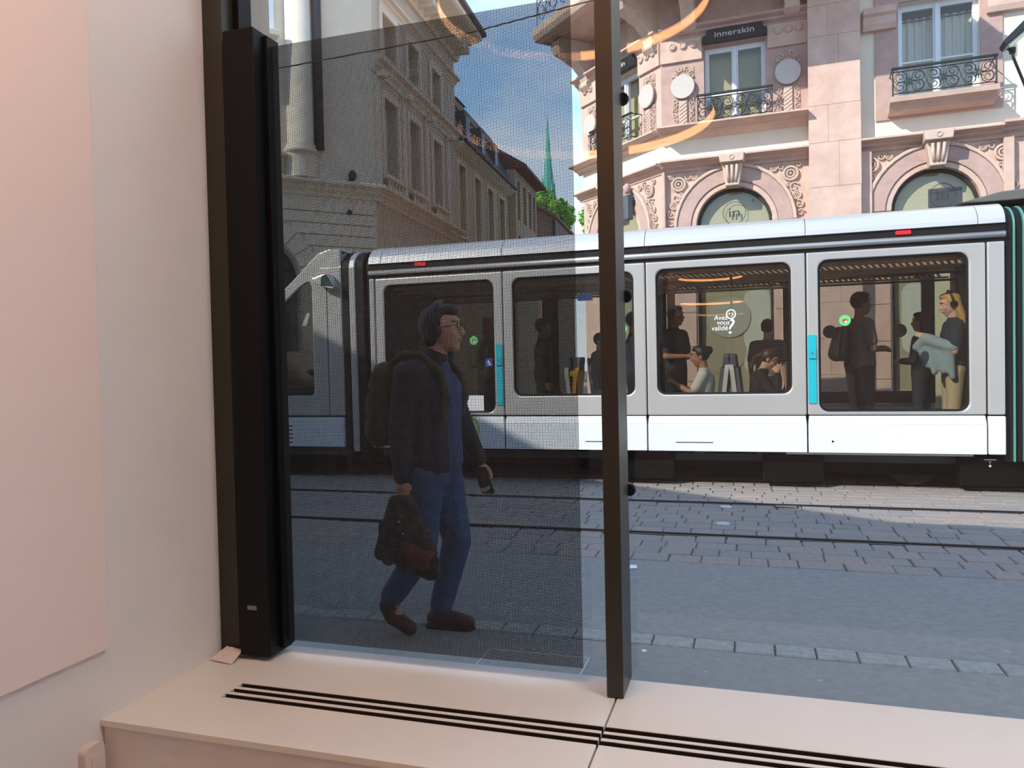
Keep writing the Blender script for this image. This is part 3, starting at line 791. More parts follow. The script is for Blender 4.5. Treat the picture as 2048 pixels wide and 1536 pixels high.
MB().prism(rect(0, 2.45, 4.82, 5.40), TM, -0.45, 0.0).build('frieze_wall', cream, house)
W1 = (0.745, 1.765, 5.52, 6.93); W2 = (3.79, 4.935, 5.50, 7.12)
MB().prism(rect(0, 2.45, 5.40, 10.5), TM, -0.45, 0.0, [rect(*W1)]).build('upper_wall', pink_d, house)
MB().prism(rect(3.2, 9, 4.82, 10.5), TM, -0.45, 0.0, [rect(*W2), rect(6.6, 7.7, 5.5, 7.1)]).build('upper_wall', cream, house)
# pilaster of big ashlar blocks
z = 0.02; k = 0
for h in (0.62, 0.55, 0.6, 0.58, 0.62, 0.6, 0.66, 0.72, 0.60, 0.66, 0.45, 0.5, 0.6, 0.9):
    cutu = 2.43 + (0.46 if k % 3 == 1 else 0.30 if k % 3 == 2 else 0.78)
    for a, b in ((2.43, cutu), (cutu, 3.215)):
        if b - a > 0.05:
            MB().box(a + 0.001, b - 0.001, -0.1, 0.30, z + 0.0015, z + h - 0.0015, TM).build('ashlar_block', pink_p, house, bevel=0.003, seg=1)
    z += h; k += 1
# piers under the arches: courses between the shop windows
for a, b in ((0.02, A1 - AR - 0.02), (A1 + AR + 0.02, 2.42), (3.23, A2 - AR - 0.02), (A2 + AR + 0.02, 6.6)):
    z = 0.55
    for h in (0.55, 0.62, 0.6, 0.55, 0.5, 0.42):
        MB().box(a + 0.004, b - 0.004, 0.0, 0.03, z + 0.004, z + h - 0.004, TM).build('pier_block', pink_p, house, bevel=0.004, seg=1)
        z += h
    MB().box(a, b, 0, 0.10, 0.02, 0.52, TM).build('plinth', pink_d, house, bevel=0.01)
# archivolts, keystones, spandrels
def annulus(cu, cz, ri, ro, n=20, a0=0.0, a1=PI):
    return [(cu + ro * math.cos(a0 + (a1 - a0) * i / n), cz + ro * math.sin(a0 + (a1 - a0) * i / n)) for i in range(n + 1)] + \
           [(cu + ri * math.cos(a1 + (a0 - a1) * i / n), cz + ri * math.sin(a1 + (a0 - a1) * i / n)) for i in range(n + 1)]
def rosette(T, u, z, R, v, mb):
    n = Vector(T(0, 1, 0)) - Vector(T(0, 0, 0))
    mb.torus(T(u, v, z), R, R * 0.20, n, 22, 6)
    mb.torus(T(u, v, z), R * 0.55, R * 0.16, n, 16, 5)
    mb.ell(T(u, v, z), R * 0.24, 8, 6)
def shop_arch(T, cu, parent, side_l, side_r, key=True, lit=True):
    MB().prism(annulus(cu, ZS, AR + 0.09, AR + 0.33), T, 0.0, 0.07).build('archivolt', pink_d, parent, bevel=0.01)
    MB().prism(annulus(cu, ZS, AR, AR + 0.085), T, -0.1, 0.045).build('arch_roll', pink, parent, bevel=0.02)
    MB().prism(annulus(cu, ZS, AR + 0.33, AR + 0.385), T, 0.0, 0.10).build('arch_roll', carve, parent, bevel=0.015)
    kk = MB().prism([(cu - 0.11, ZS + AR - 0.03), (cu + 0.11, ZS + AR - 0.03), (cu + 0.165, 4.80), (cu - 0.165, 4.80)], T, 0.0, 0.30).build('keystone', carve, parent, bevel=0.012)
    q = MB().prism([(cu - 0.19, 4.80), (cu + 0.19, 4.80), (cu + 0.21, 4.95), (cu - 0.21, 4.95)], T, 0.0, 0.42).build('keystone_cap', carve, kk, bevel=0.012)
    MB().torus(T(cu, 0.425, 4.875), 0.035, 0.012, Vector(T(0, 1, 0)) - Vector(T(0, 0, 0)), 14, 5).build('keystone_rosette', carve, kk)
    for d in (-0.055, 0.0, 0.055):
        MB().tube([T(cu + d, 0.305, ZS + AR + 0.03), T(cu + d * 1.3, 0.32, 4.60), T(cu + d * 1.5, 0.35, 4.76)], 0.024, 6).build('keystone_flute', carve, kk, smooth=True)
    orn = MB()
    for sgn, side in ((-1, side_l), (1, side_r)):
        if not side: continue
        rosette(T, cu + sgn * 0.93, 4.585, 0.11, 0.04, orn)
        rosette(T, cu + sgn * 1.02, 4.22, 0.065, 0.03, orn)
        rosette(T, cu + sgn * 0.66, 4.70, 0.05, 0.03, orn)
        for du, dz, r, st, s in ((0.98, 4.36, 0.08, 0.5, 1), (1.06, 4.06, 0.075, 2.0, -1), (0.78, 4.71, 0.06, 1.0, 1), (1.08, 3.92, 0.06, 0.3, 1), (1.05, 4.72, 0.05, 2.5, -1), (0.90, 4.40, 0.045, 4.0, -1)):
            spiral(T, cu + sgn * du, dz, r, 0.03, 1.3, st, s * sgn, 0.016, 14, 5, orn)
    orn.build('spandrel_carving', carve, parent)
    # shop window in the arch
    f = MB().prism(arch(cu, AR - 0.005, 0.55, ZS), T, -0.13, -0.08, [arch(cu, AR - 0.055, 0.62, ZS)]).build('window_frame', darkframe, parent)
    MB().prism(arch(cu, AR - 0.05, 0.61, ZS), T, -0.112, -0.106).build('window_pane', hglass, f)
    MB().prism(arch(cu, AR - 0.02, 0.56, ZS), T, -0.40, -0.16).build('display_board', olive_board, f)
    return f
f1 = shop_arch(TM, A1, house, True, True)
f2 = shop_arch(TM, A2, house, True, True)
# display discs and pills behind the panes
MB().prism(circ(1.10, 2.22, 0.36, 32), TM, -0.16, -0.135).build('display_disc', disc_pale, f1)
MB().prism(circ(0.98, 1.62, 0.40, 32), TM, -0.16, -0.15).build('display_disc', olive_board, f1)
MB().prism(rrect(1.34, 1.80, 1.20, 2.72, 0.229, 8), TM, -0.16, -0.153).build('display_pill', disc_pill, f1)
MB().prism(rrect(3.82, 4.18, 1.5, 2.66, 0.184, 8), TM, -0.16, -0.145).build('display_pill', disc_pill, f2)
MB().box(4.22, 4.70, -0.17, -0.14, 3.85, 4.15, TM).build('display_box', darkframe, f2, bevel=0.03)
ink = mat('dark_print', (52, 50, 40), 0.6)
n_ = MB().prism(circ(1.215, 4.03, 0.195, 36), TM, -0.1055, -0.1035, [circ(1.215, 4.03, 0.185, 36)]).build('window_logo_ring', ink, f1)
text_part('window_logo_letters', 'in', 0.24, TM, 1.215, -0.1035, 3.96, ink, f1, 0.001, 'CENTER', 0, 1.25)
text_part('house_number', '6', 0.09, TM, 1.53, -0.1035, 4.19, ink, f1, 0.001)
MB().prism(circ(4.42, 4.03, 0.19, 36), TM, -0.1055, -0.1035, [circ(4.42, 4.03, 0.18, 36)]).build('window_logo_ring', ink, f2)
text_part('window_logo_letters', 'in', 0.24, TM, 4.42, -0.1035, 3.96, ink, f2, 0.001, 'CENTER', 0, 1.25)
# cornices
cornice(TM, 0.0, 2.43, 4.80, 4.97, 0.30, 'arch_cornice', pink, house)
cornice(TM, 3.215, 5.20, 4.80, 4.97, 0.30, 'arch_cornice', pink, house)
cornice(TM, 5.20, 9.0, 4.80, 5.02, 0.30, 'arch_cornice', pink, house)
cornice(TM, -0.02, 2.43, 5.36, 5.52, 0.46, 'sill_cornice', pink, house)
cornice(TM, 0.0, 2.43, 7.10, 7.28, 0.22, 'upper_cornice', pink_d, house)
MB().box(0.0, 0.72, 0, 0.05, 6.72, 7.10, TM).build('frieze_block', pink, house, bevel=0.006)
MB().box(1.80, 2.43, 0, 0.05, 6.72, 7.10, TM).build('frieze_block', pink, house, bevel=0.006)
for (u, w) in ((0.0, 0.055), (5.22, 0.14), (3.22, 0.16)):
    MB().box(u, u + w, 0.0, 0.12, 3.4, 4.80, TM).build('corner_strip', pink, house, bevel=0.01)
# paterae
for u in (0.22, 0.40, 0.58, 1.98, 2.14, 2.30):
    q = MB(); n = Vector(TM(0, 1, 0)) - Vector(TM(0, 0, 0))
    q.lathe([(0.062, 0), (0.06, 0.03), (0.045, 0.045), (0.03, 0.03), (0.012, 0.04)], TM(u, 0.05, 6.98), n, 16).build('patera', carve, house)
# discs with carved panels
def disc_panel(T, u, parent, w=0.19):
    MB().prism(rrect(u - w, u + w, 5.56, 6.66, 0.05), T, 0.0, 0.012).build('panel_field', pink_d, parent)
    orn = MB()
    for k in range(9):
        a = PI * k / 8
        spiral(T, u + (w - 0.05) * math.cos(a), 6.46 + 0.13 * math.sin(a), 0.045, 0.03, 1.2, a, 1 if k % 2 else -1, 0.011, 10, 4, orn)
    for sg in (-1, 1):
        for k, zz in enumerate((5.62, 5.71, 5.80, 5.89, 5.98, 6.05)):
            spiral(T, u + sg * (w - 0.05), zz, 0.045, 0.03, 1.2, 1.2 * k, sg if k % 2 else -sg, 0.011, 10, 4, orn)
    orn.build('panel_carving', carve, parent)
    sh = MB().box(u - 0.07, u + 0.07, 0.01, 0.05, 5.58, 6.04, T).build('panel_shaft', carve, parent, bevel=0.01)
    for k in range(6):
        MB().tube([T(u - 0.065, 0.052, 5.60 + k * 0.065), T(u + 0.065, 0.052, 5.60 + k * 0.065 + 0.09)], 0.012, 5).build('shaft_twist', carve, sh)
    n = Vector(T(0, 1, 0)) - Vector(T(0, 0, 0))
    MB().prism(circ(u, 6.27, 0.205, 36), T, 0.06, 0.095).build('wall_disc', disc_m, parent, bevel=0.004)
disc_panel(TM, 0.385, house); disc_panel(TM, 2.12, house)
# sign above the first window
def sign(T, u0, u1, parent):
    o = MB().prism([(u0, 6.95), (u1, 6.95), (u1, 7.04), (u1 - 0.06, 7.09), (u1 - 0.07, 7.16), (u0 + 0.07, 7.16), (u0 + 0.06, 7.09), (u0, 7.04)], T, 0.0, 0.12).build('sign_board', sign_m, parent)
    text_part('sign_lettering', 'innerskin', 0.135, T, (u0 + u1) / 2, 0.125, 7.015, sign_txt, o, 0.004, 'CENTER', 0, 1.35)
sign(TM, 0.745, 1.795, house)
# windows with two leaves
def house_window(T, w, parent, back, split=0.42, curtains=False):
    u0, u1, z0, z1 = w
    um = (u0 + u1) / 2; zb = z0 + (z1 - z0) * split
    panes = [rect(u0 + 0.075, um - 0.055, z0 + 0.08, zb - 0.015), rect(u0 + 0.075, um - 0.055, zb + 0.015, z1 - 0.09), rect(um + 0.055, u1 - 0.075, z0 + 0.08, zb - 0.015), rect(um + 0.055, u1 - 0.075, zb + 0.015, z1 - 0.09)]
    f = MB().prism(rect(u0, u1, z0, z1), T, -0.22, -0.15, panes).build('window_frame', white_frame, parent, bevel=0.006)
    MB().box(um - 0.03, um + 0.03, -0.15, -0.12, z0 + 0.02, z1 - 0.02, T).build('window_meeting_stile', white_frame, f, bevel=0.008)
    for p in panes:
        MB().prism([(p[0][0] - 0.004, p[0][1] - 0.004), (p[1][0] + 0.004, p[1][1] - 0.004), (p[2][0] + 0.004, p[2][1] + 0.004), (p[3][0] - 0.004, p[3][1] + 0.004)], T, -0.19, -0.183).build('window_pane', hglass, f)
    MB().box(u0 - 0.05, u1 + 0.05, -0.42, -0.39, z0 - 0.05, z1 + 0.05, T).build('room_behind', back, f)
    if curtains:
        for a, b in ((u0 + 0.06, um - 0.02), (um + 0.02, u1 - 0.03)):
            q = MB(); n = 40; pts = []
            for i in range(n + 1):
                t = i / n
                pts.append((a + (b - a) * t, -0.34 + 0.03 * math.sin(t * 2 * PI * 4.5)))
            vs = [T(p[0], p[1] + dv, zz) for dv in (0, 0.004) for zz in (z0 + 0.06, z1 - 0.16) for p in pts]
            m1 = n + 1
            fs = [(i, i + 1, m1 + i + 1, m1 + i) for i in range(n)] + [(2 * m1 + i, 3 * m1 + i, 3 * m1 + i + 1, 2 * m1 + i + 1) for i in range(n)]
            q.add(vs, fs).build('curtain', curt, f, smooth=True)
        MB().tube([T(u0, -0.31, z1 - 0.2), T(u1, -0.31, z1 - 0.2)], 0.012, 6).build('curtain_rod', darkframe, f)
    return f
house_window(TM, W1, house, mat('beige_blind', (176, 168, 128), 0.9))  # plain beige blind behind the panes
house_window(TM, W2, house, dark_room, 0.44, True)
for (T, w) in ((TM, W2),):
    u0, u1, z0, z1 = w
    MB().prism(rect(u0 - 0.34, u1 + 0.30, z0 - 0.22, z1 + 0.2), T, 0.0, 0.035, [rect(u0, u1, z0, z1)]).build('window_surround', pink_d, house, bevel=0.006)
    mould(T, u0 - 0.52, u0 - 0.04, [(0, 6.72), (0.10, 6.72), (0.13, 6.80), (0.13, 6.92), (0.18, 6.96), (0.18, 7.06), (0, 7.08)], 'lintel_block', pink, house)
    mould(T, u1 + 0.08, u1 + 1.2, [(0, 6.72), (0.10, 6.72), (0.13, 6.80), (0.13, 6.92), (0.18, 6.96), (0.18, 7.06), (0, 7.08)], 'lintel_block', pink, house)
# balcony railings
def railing(T, u0, u1, z0, z1, v, parent, units):
    r = MB().box(u0 - 0.02, u1 + 0.02, v - 0.03, v + 0.02, z1 - 0.02, z1 + 0.012, T).build('balcony_rail', iron, parent, bevel=0.004)
    for zz in (z0 + 0.035, z1 - 0.06):
        MB().tube([T(u0, v, zz), T(u1, v, zz)], 0.008, 5).build('rail_bar', iron, r)
    for u in (u0, u1):
        MB().tube([T(u, v, z0), T(u, v, z1)], 0.012, 6).build('rail_post', iron, r)
        for zz in (z0 + 0.035, z1 - 0.005):
            MB().tube([T(u, v, zz), T(u, 0.0, zz)], 0.010, 5).build('rail_return', iron, r)
    q = MB(); w = (u1 - u0) / units; zc = (z0 + z1) / 2 - 0.01; h = (z1 - z0) * 0.40
    for k in range(units):
        c = u0 + w * (k + 0.5)
        rosette(T, c, zc, 0.035, v, q)
        for a in range(8):
            t = a * PI / 4
            q.tube([T(c + 0.04 * math.cos(t), v, zc + 0.04 * math.sin(t)), T(c + 0.10 * math.cos(t), v, zc + 0.10 * math.sin(t))], [0.009, 0.003], 4)
        for sg in (-1, 1):
            for sz in (-1, 1):
                spiral(T, c + sg * w * 0.27, zc + sz * h * 0.42, h * 0.55, v, 1.5, (PI if sg > 0 else 0) + sz * 0.6, sg * sz, 0.009, 18, 4, q)
                q.tube([T(c + sg * w * 0.05, v, zc + sz * h * 0.2), T(c + sg * w * 0.12, v, zc + sz * h * 0.75), T(c + sg * w * 0.25, v, zc + sz * h * 0.95), T(c + sg * w * 0.42, v, zc + sz * h * 0.7), T(c + sg * w * 0.49, v, zc)], 0.007, 4)
    q.build('rail_scrollwork', iron, r)
    return r
railing(TM, 0.66, 1.87, 5.56, 6.02, 0.26, house, 3)
railing(TM, 3.66, 5.06, 5.52, 5.95, 0.44, house, 3)
sl = mould(TM, 3.62, 5.10, [(0, 5.32), (0.28, 5.34), (0.34, 5.40), (0.46, 5.43), (0.48, 5.51), (0, 5.52)], 'balcony_slab', pink, house)
# large balcony over the first floor, on scrolled consoles
def console(T, u, w, ztop, zbot, depth, parent):
    h = ztop - zbot
    out_ = [(0, zbot), (0.10 * depth, zbot + 0.02 * h), (0.20 * depth, zbot + 0.10 * h), (0.18 * depth, zbot + 0.2 * h), (0.26 * depth, zbot + 0.36 * h), (0.42 * depth, zbot + 0.5 * h), (0.68 * depth, zbot + 0.6 * h), (0.92 * depth, zbot + 0.68 * h), (1.0 * depth, zbot + 0.8 * h), (0.97 * depth, zbot + 0.92 * h), (0.85 * depth, ztop), (0, ztop)]
    c = MB().prism(out_, lambda a, v, z: T(u - w / 2 + v, a, z), 0.0, w).build('console', carve, parent, bevel=0.015)
    for dz, r, dv in ((0.82, 0.09 * h, 0.82), (0.12, 0.06 * h, 0.12)):
        q = MB()
        for sg in (-1, 1):
            q.torus(T(u + sg * w / 2, dv * depth, zbot + dz * h), r * 1.3, r * 0.25, Vector(T(1, 0, 0)) - Vector(T(0, 0, 0)), 14, 5)
        q.build('console_volute', carve, c)
MB().box(-0.35, 3.6, 0.0, 2.35, 7.95, 8.16, TM).build('balcony_slab', pink_d, house, bevel=0.03)
mould(TM, -0.35, 3.6, [(2.2, 7.86), (2.34, 7.90), (2.4, 8.02), (2.4, 8.2), (2.2, 8.2)], 'balcony_edge', carve, house)
console(TM, 0.52, 0.24, 7.95, 7.18, 1.4, house)
console(TM, 2.20, 0.24, 7.95, 7.18, 1.4, house)
# ------------------------------------------------ the cut-off corner
MB().prism(rect(-2.5, 0.0, 0.02, 4.82), TC, -0.4, 0.0, [arch(-1.28, AR, 0.55, ZS)]).build('corner_ground_wall', pink, house)
MB().prism(rect(-2.5, 0.0, 4.82, 5.40), TC, -0.4, 0.0).build('frieze_wall', cream, house)
WC = (-1.78, -0.62, 5.52, 6.93)
MB().prism(rect(-2.5, 0.0, 5.40, 10.5), TC, -0.4, 0.0, [rect(*WC)]).build('corner_upper_wall', pink, house)
fc = shop_arch(TC, -1.28, house, True, True)
cornice(TC, -2.6, 0.06, 4.80, 4.97, 0.20, 'arch_cornice', pink, house)
cornice(TC, -2.62, 0.10, 5.36, 5.52, 0.30, 'sill_cornice', pink, house)
cornice(TC, -2.6, 0.06, 7.10, 7.28, 0.22, 'upper_cornice', pink, house)
disc_panel(TC, -0.32, house, 0.17); disc_panel(TC, -2.12, house, 0.17)
MB().box(-0.60, 0.0, 0, 0.05, 6.72, 7.10, TC).build('frieze_block', pink, house, bevel=0.006)
MB().box(-2.5, -1.82, 0, 0.05, 6.72, 7.10, TC).build('frieze_block', pink, house, bevel=0.006)
for u in (-0.14, -0.31, -0.48, -2.3, -2.1):
    n = Vector(TC(0, 1, 0)) - Vector(TC(0, 0, 0))
    MB().lathe([(0.062, 0), (0.06, 0.03), (0.045, 0.045), (0.03, 0.03), (0.012, 0.04)], TC(u, 0.05, 6.98), n, 16).build('patera', carve, house)
house_window(TC, WC, house, mat('beige_blind', (176, 168, 128), 0.9))
sign(TC, -1.80, -0.60, house)
railing(TC, -1.85, -0.55, 5.56, 6.02, 0.26, house, 3)
MB().box(-2.45, 0.75, 0.0, 1.10, 7.90, 8.06, TC).build('balcony_slab', pink, house, bevel=0.03)
mould(TC, -2.50, 0.75, [(0.95, 7.86), (1.10, 7.88), (1.16, 7.96), (1.16, 8.10), (0.95, 8.1)], 'balcony_edge', carve, house)
mould(lambda u, v, z: TC(v - 2.5 - 0.0, u, z), 0.0, 1.10, [(0.0, 7.86), (-0.05, 7.90), (-0.08, 7.98), (-0.08, 8.10), (0.0, 8.10)], 'balcony_edge', carve, house)
console(TC, -0.16, 0.24, 7.90, 6.95, 0.85, house)
console(TC, -2.20, 0.24, 7.90, 6.95, 0.85, house)
railing(TC, -2.42, 0.70, 8.10, 9.1, 1.08, house, 4)
# side wall of the house down the side street, and roof mass
TS = frame(TC(-2.5, 0, 0)[:2], 94.0 - 180.0)
MB().prism(rect(-16, 0, 0.02, 10.5), TS, -0.4, 0.0).build('side_street_wall', pink_d, house)
MB().prism([TM(-0.6, -0.4, 0)[:2], TM(9, -0.4, 0)[:2], TM(9, -9, 0)[:2], (TS(-15, -0.3, 0)[:2]), TS(-0.3, -0.5, 0)[:2]], lambda u, v, z: (u, z, v), 10.3, 10.6).build('roof_deck', slate_m, house)
# grey lamp box on the cut-off corner and a floodlight on an arm
wlamp = thing('wall_lamp', 'slim grey lamp box fixed to the cut-off corner of the pink house', 'lamp', TC(-0.78, 0.0, 4.3))
MB().box(-0.86, -0.72, 0.10, 0.24, 4.12, 4.58, TC).build('lamp_housing', mat('lamp_grey', (86, 96, 104), 0.5), wlamp, bevel=0.02)
MB().box(-0.84, -0.70, 0.0, 0.12, 4.40, 4.48, TC).build('lamp_bracket', iron, wlamp)
MB().ell(TC(-0.80, 0.18, 4.70), (0.07, 0.07, 0.10), 10, 8).build('lamp_cap', pink_d, wlamp, smooth=True)
fl = thing('floodlight', 'black floodlight on an arm beside the tall curtained window', 'lamp', TM(5.5, 0.0, 5.5))
MB().prism([(5.02, 5.93), (5.06, 5.86), (5.60, 6.30), (5.72, 6.52), (5.66, 6.58), (5.48, 6.38)], TM, 0.75, 1.05).build('lamp_housing', iron, fl, bevel=0.015)
MB().prism([(5.07, 5.88), (5.10, 5.85), (5.58, 6.24), (5.55, 6.28)], TM, 0.78, 1.02).build('lamp_lens', mat('lamp_lens_pale', (190, 200, 190), 0.3), fl)
MB().tube([TM(5.10, 0.9, 5.86), TM(5.16, 0.9, 5.80), TM(5.22, 0.7, 5.78), TM(5.60, 0.0, 5.35)], 0.02, 6).build('lamp_arm', iron, fl)
MB().lathe([(0.05, -0.03), (0.05, 0.03)], TM(5.16, 0.9, 5.82), (1, 0, 0), 12).build('arm_joint', iron, fl)

# ================================================================== cream stone corner house on the left
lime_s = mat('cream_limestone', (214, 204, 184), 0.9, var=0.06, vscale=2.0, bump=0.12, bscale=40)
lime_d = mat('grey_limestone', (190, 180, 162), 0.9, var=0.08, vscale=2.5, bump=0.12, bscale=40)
dk_glass = mat('dark_window_glass', (44, 48, 48), 0.12, 0.0, spec=0.8)
pipe_m = mat('dark_drainpipe', (52, 54, 60), 0.5, 0.3)
OL = (-8.971, 17.587)
LC = frame(OL, 47.0); LS = frame(OL, 94.0)
lh = thing('limestone_house', 'cream limestone corner house with a big arched doorway on the left', 'building', (OL[0], OL[1], 0))
AC, AI, AZ = -3.0, 1.05, 3.6
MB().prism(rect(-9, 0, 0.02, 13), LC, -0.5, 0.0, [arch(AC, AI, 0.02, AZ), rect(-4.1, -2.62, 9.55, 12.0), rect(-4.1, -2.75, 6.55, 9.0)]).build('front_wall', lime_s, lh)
MB().prism(arch(AC, AI, 0.02, AZ), LC, -0.42, -0.36).build('arched_door', mat('green_black_door', (46, 54, 52), 0.5), lh)
for k in range(5):
    a = PI * (0.1 + 0.2 * k)
    MB().tube([LC(AC, -0.34, AZ), LC(AC + 1.0 * math.cos(a), -0.34, AZ + 1.0 * math.sin(a))], 0.03, 5).build('fanlight_bar', iron, lh)
for k in range(11):
    a0 = PI * k / 11 + 0.006; a1 = PI * (k + 1) / 11 - 0.006
    MB().prism(annulus(AC, AZ, AI + 0.02, AI + 0.45, 4, a0, a1), LC, 0.0, 0.07).build('voussoir', lime_s, lh, bevel=0.012, seg=1)
zz = 0.4
for h in [0.5] * 7 + [0.275] * 6:
    z0, z1 = zz + 0.012, zz + h - 0.012
    if z1 > 5.66: break
    zm = (z0 + z1) / 2
    dx = math.sqrt(max(0, 1.52 ** 2 - max(0, zm - AZ) ** 2)) if zm - AZ < 1.5 else 0
    for a, b in (((AC + dx, -0.05)), ((-7.5, AC - dx))):
        MB().box(a + 0.01, b - 0.005, 0.0, 0.05, z0, z1, LC).build('rusticated_course', lime_s, lh, bevel=0.01, seg=1)
    zz += h
cornice(LC, -9, 0.12, 5.66, 6.02, 0.32, 'string_cornice', lime_s, lh)
cornice(LS, -0.12, 6.85, 5.66, 6.02, 0.32, 'string_cornice', lime_s, lh)
MB().prism([(-1.87 + 0.40 * math.cos(t), 0.02 + 0.34 * math.sin(t)) for t in [PI * i / 10 for i in range(11)]], lambda u, v, z: LC(u, z, v), 6.02, 6.62).build('column_pedestal', lime_s, lh, bevel=0.02)
MB().lathe([(0.40, 0), (0.40, 0.08), (0.34, 0.14), (0.36, 0.18), (0.31, 0.24), (0.30, 6.3)], LC(-1.87, 0.05, 6.60), (0, 0, 1), 24).build('column', lime_s, lh, smooth=True)
MB().tube([LC(-1.44, 0.16, 6.74), LC(-1.44, 0.16, 13)], 0.115, 12).build('drainpipe', pipe_m, lh, smooth=True)
MB().box(-4.5, -2.25, 0.05, 0.28, 6.46, 6.56, LC).build('balustrade_rail', lime_s, lh, bevel=0.02)
for k in range(9):
    MB().lathe([(0.05, 0), (0.07, 0.1), (0.035, 0.25), (0.06, 0.44)], LC(-4.3 + k * 0.235, 0.16, 6.02), (0, 0, 1), 8).build('baluster', lime_s, lh)
def stone_window(T, u0, u1, z0, z1, parent, tr=0.72, fm=None):
    um = (u0 + u1) / 2; zt = z0 + (z1 - z0) * tr
    fm = fm or white_frame
    ps = [rect(u0 + 0.07, um - 0.04, z0 + 0.08, zt - 0.04), rect(um + 0.04, u1 - 0.07, z0 + 0.08, zt - 0.04), rect(u0 + 0.07, um - 0.04, zt + 0.04, z1 - 0.07), rect(um + 0.04, u1 - 0.07, zt + 0.04, z1 - 0.07)]
    f = MB().prism(rect(u0, u1, z0, z1), T, -0.34, -0.28, ps).build('window_frame', fm, parent)
    for p in ps:
        MB().prism(p, T, -0.335, -0.315).build('window_pane', dk_glass, f)
    return f
stone_window(LC, -4.1, -2.62, 9.55, 12.0, lh); stone_window(LC, -4.1, -2.75, 6.55, 9.0, lh)
MB().prism(rect(-4.4, -2.42, 9.35, 12.3), LC, 0.0, 0.08, [rect(-4.1, -2.62, 9.55, 12.0)]).build('window_surround', white_frame, lh, bevel=0.02)
MB().box(-4.5, -2.35, 0.0, 0.3, 9.22, 9.36, LC).build('window_ledge', lime_s, lh, bevel=0.02)
wv = [(0.56, 1.50), (2.40, 3.28), (4.40, 5.26)]
holes = [rect(a, b, 6.42, 8.45) for a, b in wv] + [rect(a, b, 9.55, 10.62) for a, b in wv] + [rect(a, b, 1.0, 4.4) for a, b in wv]
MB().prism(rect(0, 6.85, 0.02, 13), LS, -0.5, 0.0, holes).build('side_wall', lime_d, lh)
for a, b in wv:
    stone_window(LS, a, b, 6.42, 8.45, lh); stone_window(LS, a, b, 9.55, 10.62, lh, 0.6); stone_window(LS, a, b, 1.0, 4.4, lh, 0.7, darkframe)
    for z0, z1 in ((6.42, 8.45), (9.55, 10.62)):
        MB().prism(rect(a - 0.16, b + 0.16, z0 - 0.02, z1 + 0.18), LS, 0.0, 0.07, [rect(a, b, z0, z1)]).build('window_surround', lime_s, lh, bevel=0.012)
    MB().box(a - 0.22, b + 0.22, 0.0, 0.22, 6.32, 6.42, LS).build('balconette_rail', lime_s, lh, bevel=0.015)
    for k in range(5):
        MB().lathe([(0.05, 0), (0.065, 0.08), (0.035, 0.2), (0.05, 0.30)], LS(a + 0.02 + k * (b - a - 0.04) / 4, 0.13, 6.02), (0, 0, 1), 8).build('baluster', lime_s, lh)
cornice(LS, -0.05, 6.85, 8.92, 9.32, 0.26, 'string_cornice', lime_s, lh)
cornice(LS, -0.05, 6.85, 10.86, 11.10, 0.22, 'string_cornice', lime_s, lh)
for u in (0.15, 1.95, 3.84, 5.85):
    MB().box(u - 0.13, u + 0.13, 0.0, 0.09, 6.02, 8.92, LS).build('pilaster_strip', lime_s, lh, bevel=0.012)
    MB().box(u - 0.13, u + 0.13, 0.0, 0.30, 8.78, 8.94, LS).build('pilaster_bracket', lime_s, lh, bevel=0.03)
cornice(LS, -0.3, 7.05, 11.75, 12.55, 0.95, 'eaves_cornice', lime_s, lh)
for k in range(14):
    MB().box(0.05 + k * 0.5, 0.22 + k * 0.5, 0.0, 0.62, 11.82, 12.02, LS).build('eaves_bracket', lime_s, lh, bevel=0.02)
mould(LS, -0.4, 7.2, [(0.90, 12.5), (1.08, 12.55), (1.08, 12.66), (-2.5, 14.6), (-2.5, 12.5)], 'roof', slate_m, lh)
sp_ = thing('security_lamp', 'small dark dome lamp on the wall of the cream corner house', 'lamp', LC(-0.66, 0, 6.1))
MB().ell(LC(-0.66, 0.20, 6.19), (0.10, 0.10, 0.13), 12, 8).build('lamp_dome', pipe_m, sp_, smooth=True)
MB().tube([LC(-0.66, 0.0, 6.12), LC(-0.66, 0.2, 6.12)], 0.04, 8).build('lamp_bracket', pipe_m, sp_)
bo = MB().lathe([(0.06, 0), (0.06, 0.05), (0.02, 0.08)], LC(-0.72, 0.05, 5.31), Vector(LC(0, 1, 0)) - Vector(LC(0, 0, 0)), 12).build('wall_bolt', pipe_m)
props(bo, 'dark round wire anchor bolted to the rusticated wall', 'anchor')

# ------------------------------------------------ the houses further down the side street
ochre = mat('ochre_render', (198, 182, 146), 0.9, var=0.05, vscale=1.2)
tan = mat('tan_render', (190, 168, 140), 0.9, var=0.05, vscale=1.2)
slate_b = mat('blue_slate', (70, 82, 92), 0.6, var=0.3, vscale=9, stretch=(1, 1, 3))
tile = mat('brown_roof_tile', (140, 120, 104), 0.85, var=0.18, vscale=10)
h2 = thing('ochre_house', 'ochre house with a slate mansard roof next down the side street', 'building', LS(10.7, 0, 0))
wv2 = [(7.25, 8.05), (9.2, 10.0), (11.05, 11.9), (12.9, 13.75)]
MB().prism(rect(6.87, 14.6, 0.02, 9.0), LS, -0.55, -0.05, [rect(a, b, 6.0, 8.42) for a, b in wv2]).build('front_wall', ochre, h2)
LS2 = lambda u, v, z: LS(u, v - 0.05, z)
for a, b in wv2:
    stone_window(LS2, a, b, 6.0, 8.42, h2, 0.7, darkframe)
    MB().prism(rect(a - 0.14, b + 0.14, 5.9, 8.56), LS2, 0.0, 0.05, [rect(a, b, 6.0, 8.42)]).build('window_surround', lime_s, h2)
